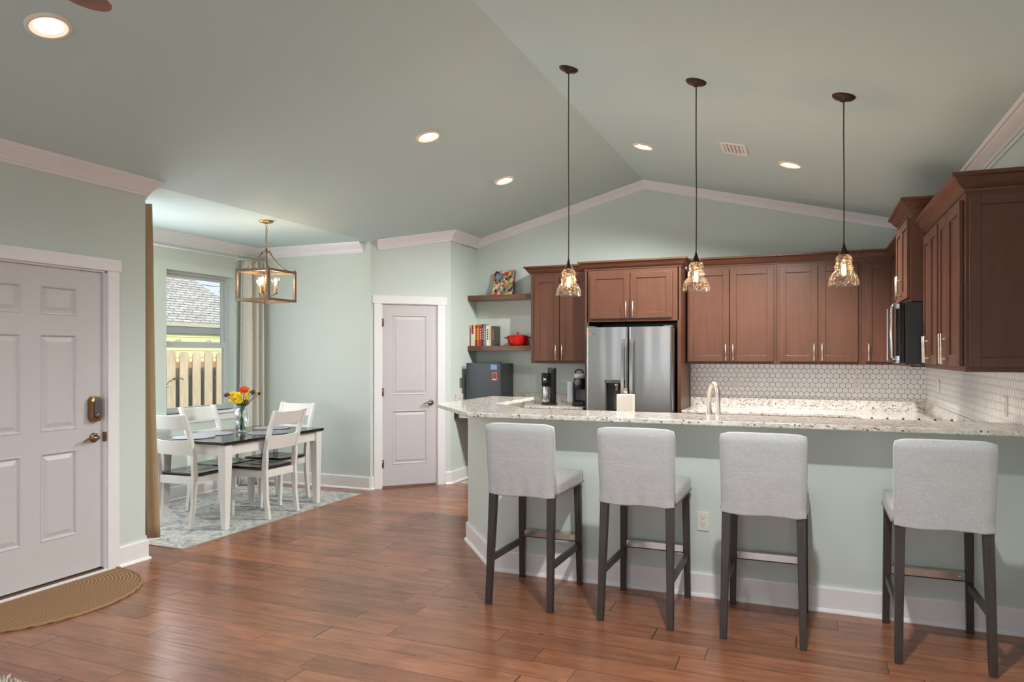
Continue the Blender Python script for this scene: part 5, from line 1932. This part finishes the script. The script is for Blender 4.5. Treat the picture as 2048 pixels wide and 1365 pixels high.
sh = thing('shag_rug', 'cream shag rug whose fluffy corner reaches into the living area', 'rug', (-2.5, 1.515, 0))
MB().box(-1.35, 1.35, -0.62, 0.62, 0.0005, 0.012).build('backing', M['shag'], sh)
mb = MB()
rs = random.Random(11)
for k in range(5200):
    x = rs.uniform(-1.36, 1.36)
    y = rs.uniform(-0.64, 0.655) if k % 3 else rs.uniform(0.40, 0.655)
    if k % 3 == 0:
        x = rs.uniform(-1.36, -0.5)
    L_ = rs.uniform(0.018, 0.034)
    a = rs.uniform(0, 2 * PI)
    lean = rs.uniform(0.2, 0.9) * L_
    w_ = 0.0042
    dx, dy = math.cos(a) * lean, math.sin(a) * lean
    pp = [(x + w_ * math.cos(g), y + w_ * math.sin(g), 0.010) for g in (0, 2.09, 4.19)] + [(x + dx * 0.5 + w_ * math.cos(g), y + dy * 0.5 + w_ * math.sin(g), 0.010 + L_ * 0.7) for g in (0, 2.09, 4.19)] + [(x + dx, y + dy, 0.012 + L_ * 0.85)]
    mb.add(pp, [(0, 1, 4, 3), (1, 2, 5, 4), (2, 0, 3, 5), (3, 4, 6), (4, 5, 6), (5, 3, 6)], True)
tag(mb.build('pile', M['shag'], sh), kind='stuff')

pm = thing('power_adapter', 'black power adapter and cord on the floor under the desk counter', 'power adapter', (-3.72, 7.88, 0))
MB().box(-0.035, 0.035, -0.05, 0.05, 0.001, 0.045).build('brick', M['black'], pm, 0.004)
MB().tube([(-0.03, -0.05, 0.012), (-0.06, -0.14, 0.005), (0.0, -0.26, 0.005), (0.10, -0.30, 0.005), (0.25, -0.24, 0.005)], 0.0035, 8).build('cord', M['black'], pm)
tag(MB().box(-3.78, -3.30, 7.56, 7.80, 0.0005, 0.006).build('floor_mat', M['matgrey'], None, 0.002), 'pale grey floor mat under the desk counter', 'floor mat')

# ------------------------------------------------------------------ outside the nook windows
struct('ground', MB().box(-40, NX - 0.20, -30, 40, -0.45, -0.35), M['grass'], 'lawn between the house and the fence', 'ground')
fn_ = thing('fence', 'pale pine shadowbox picket fence outside the window', 'fence', (-8.45, 0, -0.35))
rfe = random.Random(5)
y = 2.0
k = 0
front, rear_ = MB(), MB()
while y < 14.0:
    h = 1.90 + rfe.uniform(-0.012, 0.012)
    pr = [(0, 0), (0.150, 0), (0.150, h - 0.04), (0.122, h), (0.028, h), (0, h - 0.04)]
    Mp = lambda x, yy: Matrix.Translation((x, yy, 0)) @ Matrix(((0, 0, 1, 0), (1, 0, 0, 0), (0, 1, 0, 0), (0, 0, 0, 1)))
    front.prism(pr, 0.0, 0.018, Mp(0.045, y + rfe.uniform(-0.004, 0.004)))
    rear_.prism(pr, 0.0, 0.018, Mp(-0.063, y + 0.112 + rfe.uniform(-0.004, 0.004)))
    y += 0.232
front.build('front_pickets', M['cedar'], fn_, 0.002)
rear_.build('rear_pickets', M['cedar'], fn_, 0.002)
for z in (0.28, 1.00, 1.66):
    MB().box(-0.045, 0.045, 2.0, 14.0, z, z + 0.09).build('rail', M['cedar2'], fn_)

hg = thing('hedge', 'dark shaded hedge showing between the fence pickets', 'hedge', (-8.95, 7.5, -0.35))  # added behind the pickets so their gaps read as shaded yard
MB().box(-0.16, 0.10, -5.2, 6.2, 0.0, 1.66).build('branches', M['hedgedark'], hg)  # plain box of the added backing, its dark colour standing for shade
mb = MB()
rh = random.Random(4)
for k in range(2600):
    P = Vector((rh.uniform(0.08, 0.20), rh.uniform(-5.2, 6.2), rh.uniform(0.0, 1.72)))
    d = Vector((rh.uniform(-0.2, 1), rh.uniform(-1, 1), rh.uniform(-1, 1))).normalized()
    s_ = d.orthogonal().normalized()
    mb.add([P, P + d * 0.03 + s_ * 0.018, P + d * 0.06, P + d * 0.03 - s_ * 0.018], [(0, 1, 2, 3)])
mb.build('foliage', M['hedgedark'], hg)  # leaf-shaped front of the added backing, in the same shade colour

nb = thing('neighbour_house', 'pale yellow neighbouring house with grey shingle roof', 'house', (0, 0, 0))
mb = MB()
e0, e1, r1, r0 = (-12.75, 3.0, 2.20), (-12.75, 14.35, 2.20), (-16.2, 11.2, 5.65), (-16.2, 3.0, 5.65)
b0, b1 = (-19.6, 3.0, 2.20), (-19.6, 14.35, 2.20)
mb.add([e0, e1, r1, r0], [(0, 1, 2, 3)])
mb.add([e1, b1, r1], [(0, 1, 2)])
mb.add([b0, r0, r1, b1], [(0, 1, 2, 3)])
mb.add([e0, r0, b0], [(0, 1, 2)])
mb.build('roof', M['shingle'], nb, solid=0.04)
MB().box(-12.76, -12.70, 3.0, 14.38, 2.13, 2.205).build('drip_edge', M['drip'], nb)
MB().box(-12.78, -12.72, 3.0, 14.36, 1.98, 2.13).box(-19.6, -12.78, 14.30, 14.36, 1.98, 2.13).build('fascia', M['fascia'], nb)
mb = MB()
for k in range(16):
    z = -0.35 + k * 0.15
    mb.hexa([(-12.82, 3.3, z), (-12.82, 14.2, z), (-12.775, 14.2, z), (-12.775, 3.3, z)], [(-12.82, 3.3, z + 0.15), (-12.82, 14.2, z + 0.15), (-12.79, 14.2, z + 0.15), (-12.79, 3.3, z + 0.15)])
mb.box(-19.2, -12.82, 3.3, 14.2, -0.35, 2.0)
mb.build('siding', M['siding'], nb)

pw = thing('street_cable', 'overhead cables crossing the sky beyond the roof', 'cable', (0, 0, 0))
for z, dz_ in ((4.35, 0), (4.75, 0.1), (4.0, -0.05)):
    MB().tube([(-20, 6, z + 0.6 + dz_), (-20, 14, z + 0.15), (-20, 20, z), (-20, 30, z + 0.4)], 0.012, 6).build('cable', M['wire'], pw)


def twig(label, loc, pts, leaves, seed):
    t = thing('shrub_branch', label, 'shrub', loc, 0, 'shrub branches before the fence')
    r_ = random.Random(seed)
    MB().tube(pts, [0.005] * (len(pts) - 1) + [0.0025], 6).build('stem', M['stem'], t)
    mb = MB()
    for k in range(leaves):
        q = 0.45 + 0.55 * k / leaves
        i = min(len(pts) - 2, int(q * (len(pts) - 1)))
        f = q * (len(pts) - 1) - i
        P = Vector(pts[i]).lerp(Vector(pts[i + 1]), f)
        d = Vector((r_.uniform(-0.5, 1), r_.uniform(-1, 1), r_.uniform(-0.4, 0.6))).normalized()
        s_ = d.cross(Vector((0, 0, 1))).normalized()
        L_ = r_.uniform(0.06, 0.10)
        mb.add([P, P + d * L_ * 0.5 + s_ * L_ * 0.26, P + d * L_, P + d * L_ * 0.5 - s_ * L_ * 0.26 + Vector((0, 0, 0.006))], [(0, 1, 2, 3)], True)
    mb.build('leaves', M['leaf'], t, solid=0.001)


twig('leafy shrub branch reaching across the middle of the pickets', (-7.75, 6.80, -0.35), [(0, 0, 0), (0.02, -0.05, 0.7), (0.0, 0.0, 1.25), (0.03, 0.22, 1.52), (0.02, 0.42, 1.54)], 16, 2)
twig('low leafy shrub branch near the window sill', (-7.75, 7.05, -0.35), [(0, 0, 0), (0.02, 0.05, 0.6), (0.02, 0.12, 1.0), (0.03, 0.35, 1.13), (0.02, 0.60, 1.12)], 14, 9)

tr = thing('tree', 'pale leafy tree beyond the neighbouring roof', 'tree', (-24.0, 26.5, -0.35))
MB().tube([(0, 0, 0), (0.1, 0.1, 2.5), (0, 0.2, 4.5)], [0.22, 0.16, 0.08], 10).build('trunk', M['cedar2'], tr)
mb = MB()
rt = random.Random(21)
for k in range(900):
    a, b, rr = rt.uniform(0, 2 * PI), rt.uniform(0, PI), rt.uniform(0.5, 1.7)
    P = Vector((rr * math.sin(b) * math.cos(a), rr * math.sin(b) * math.sin(a), 4.3 + rr * 0.8 * math.cos(b)))
    d = Vector((rt.uniform(-1, 1), rt.uniform(-1, 1), rt.uniform(-1, 1))).normalized()
    s_ = d.orthogonal().normalized()
    mb.add([P, P + d * 0.14 + s_ * 0.08, P + d * 0.28, P + d * 0.14 - s_ * 0.08], [(0, 1, 2, 3)])
mb.build('foliage', M['leaf'], tr)
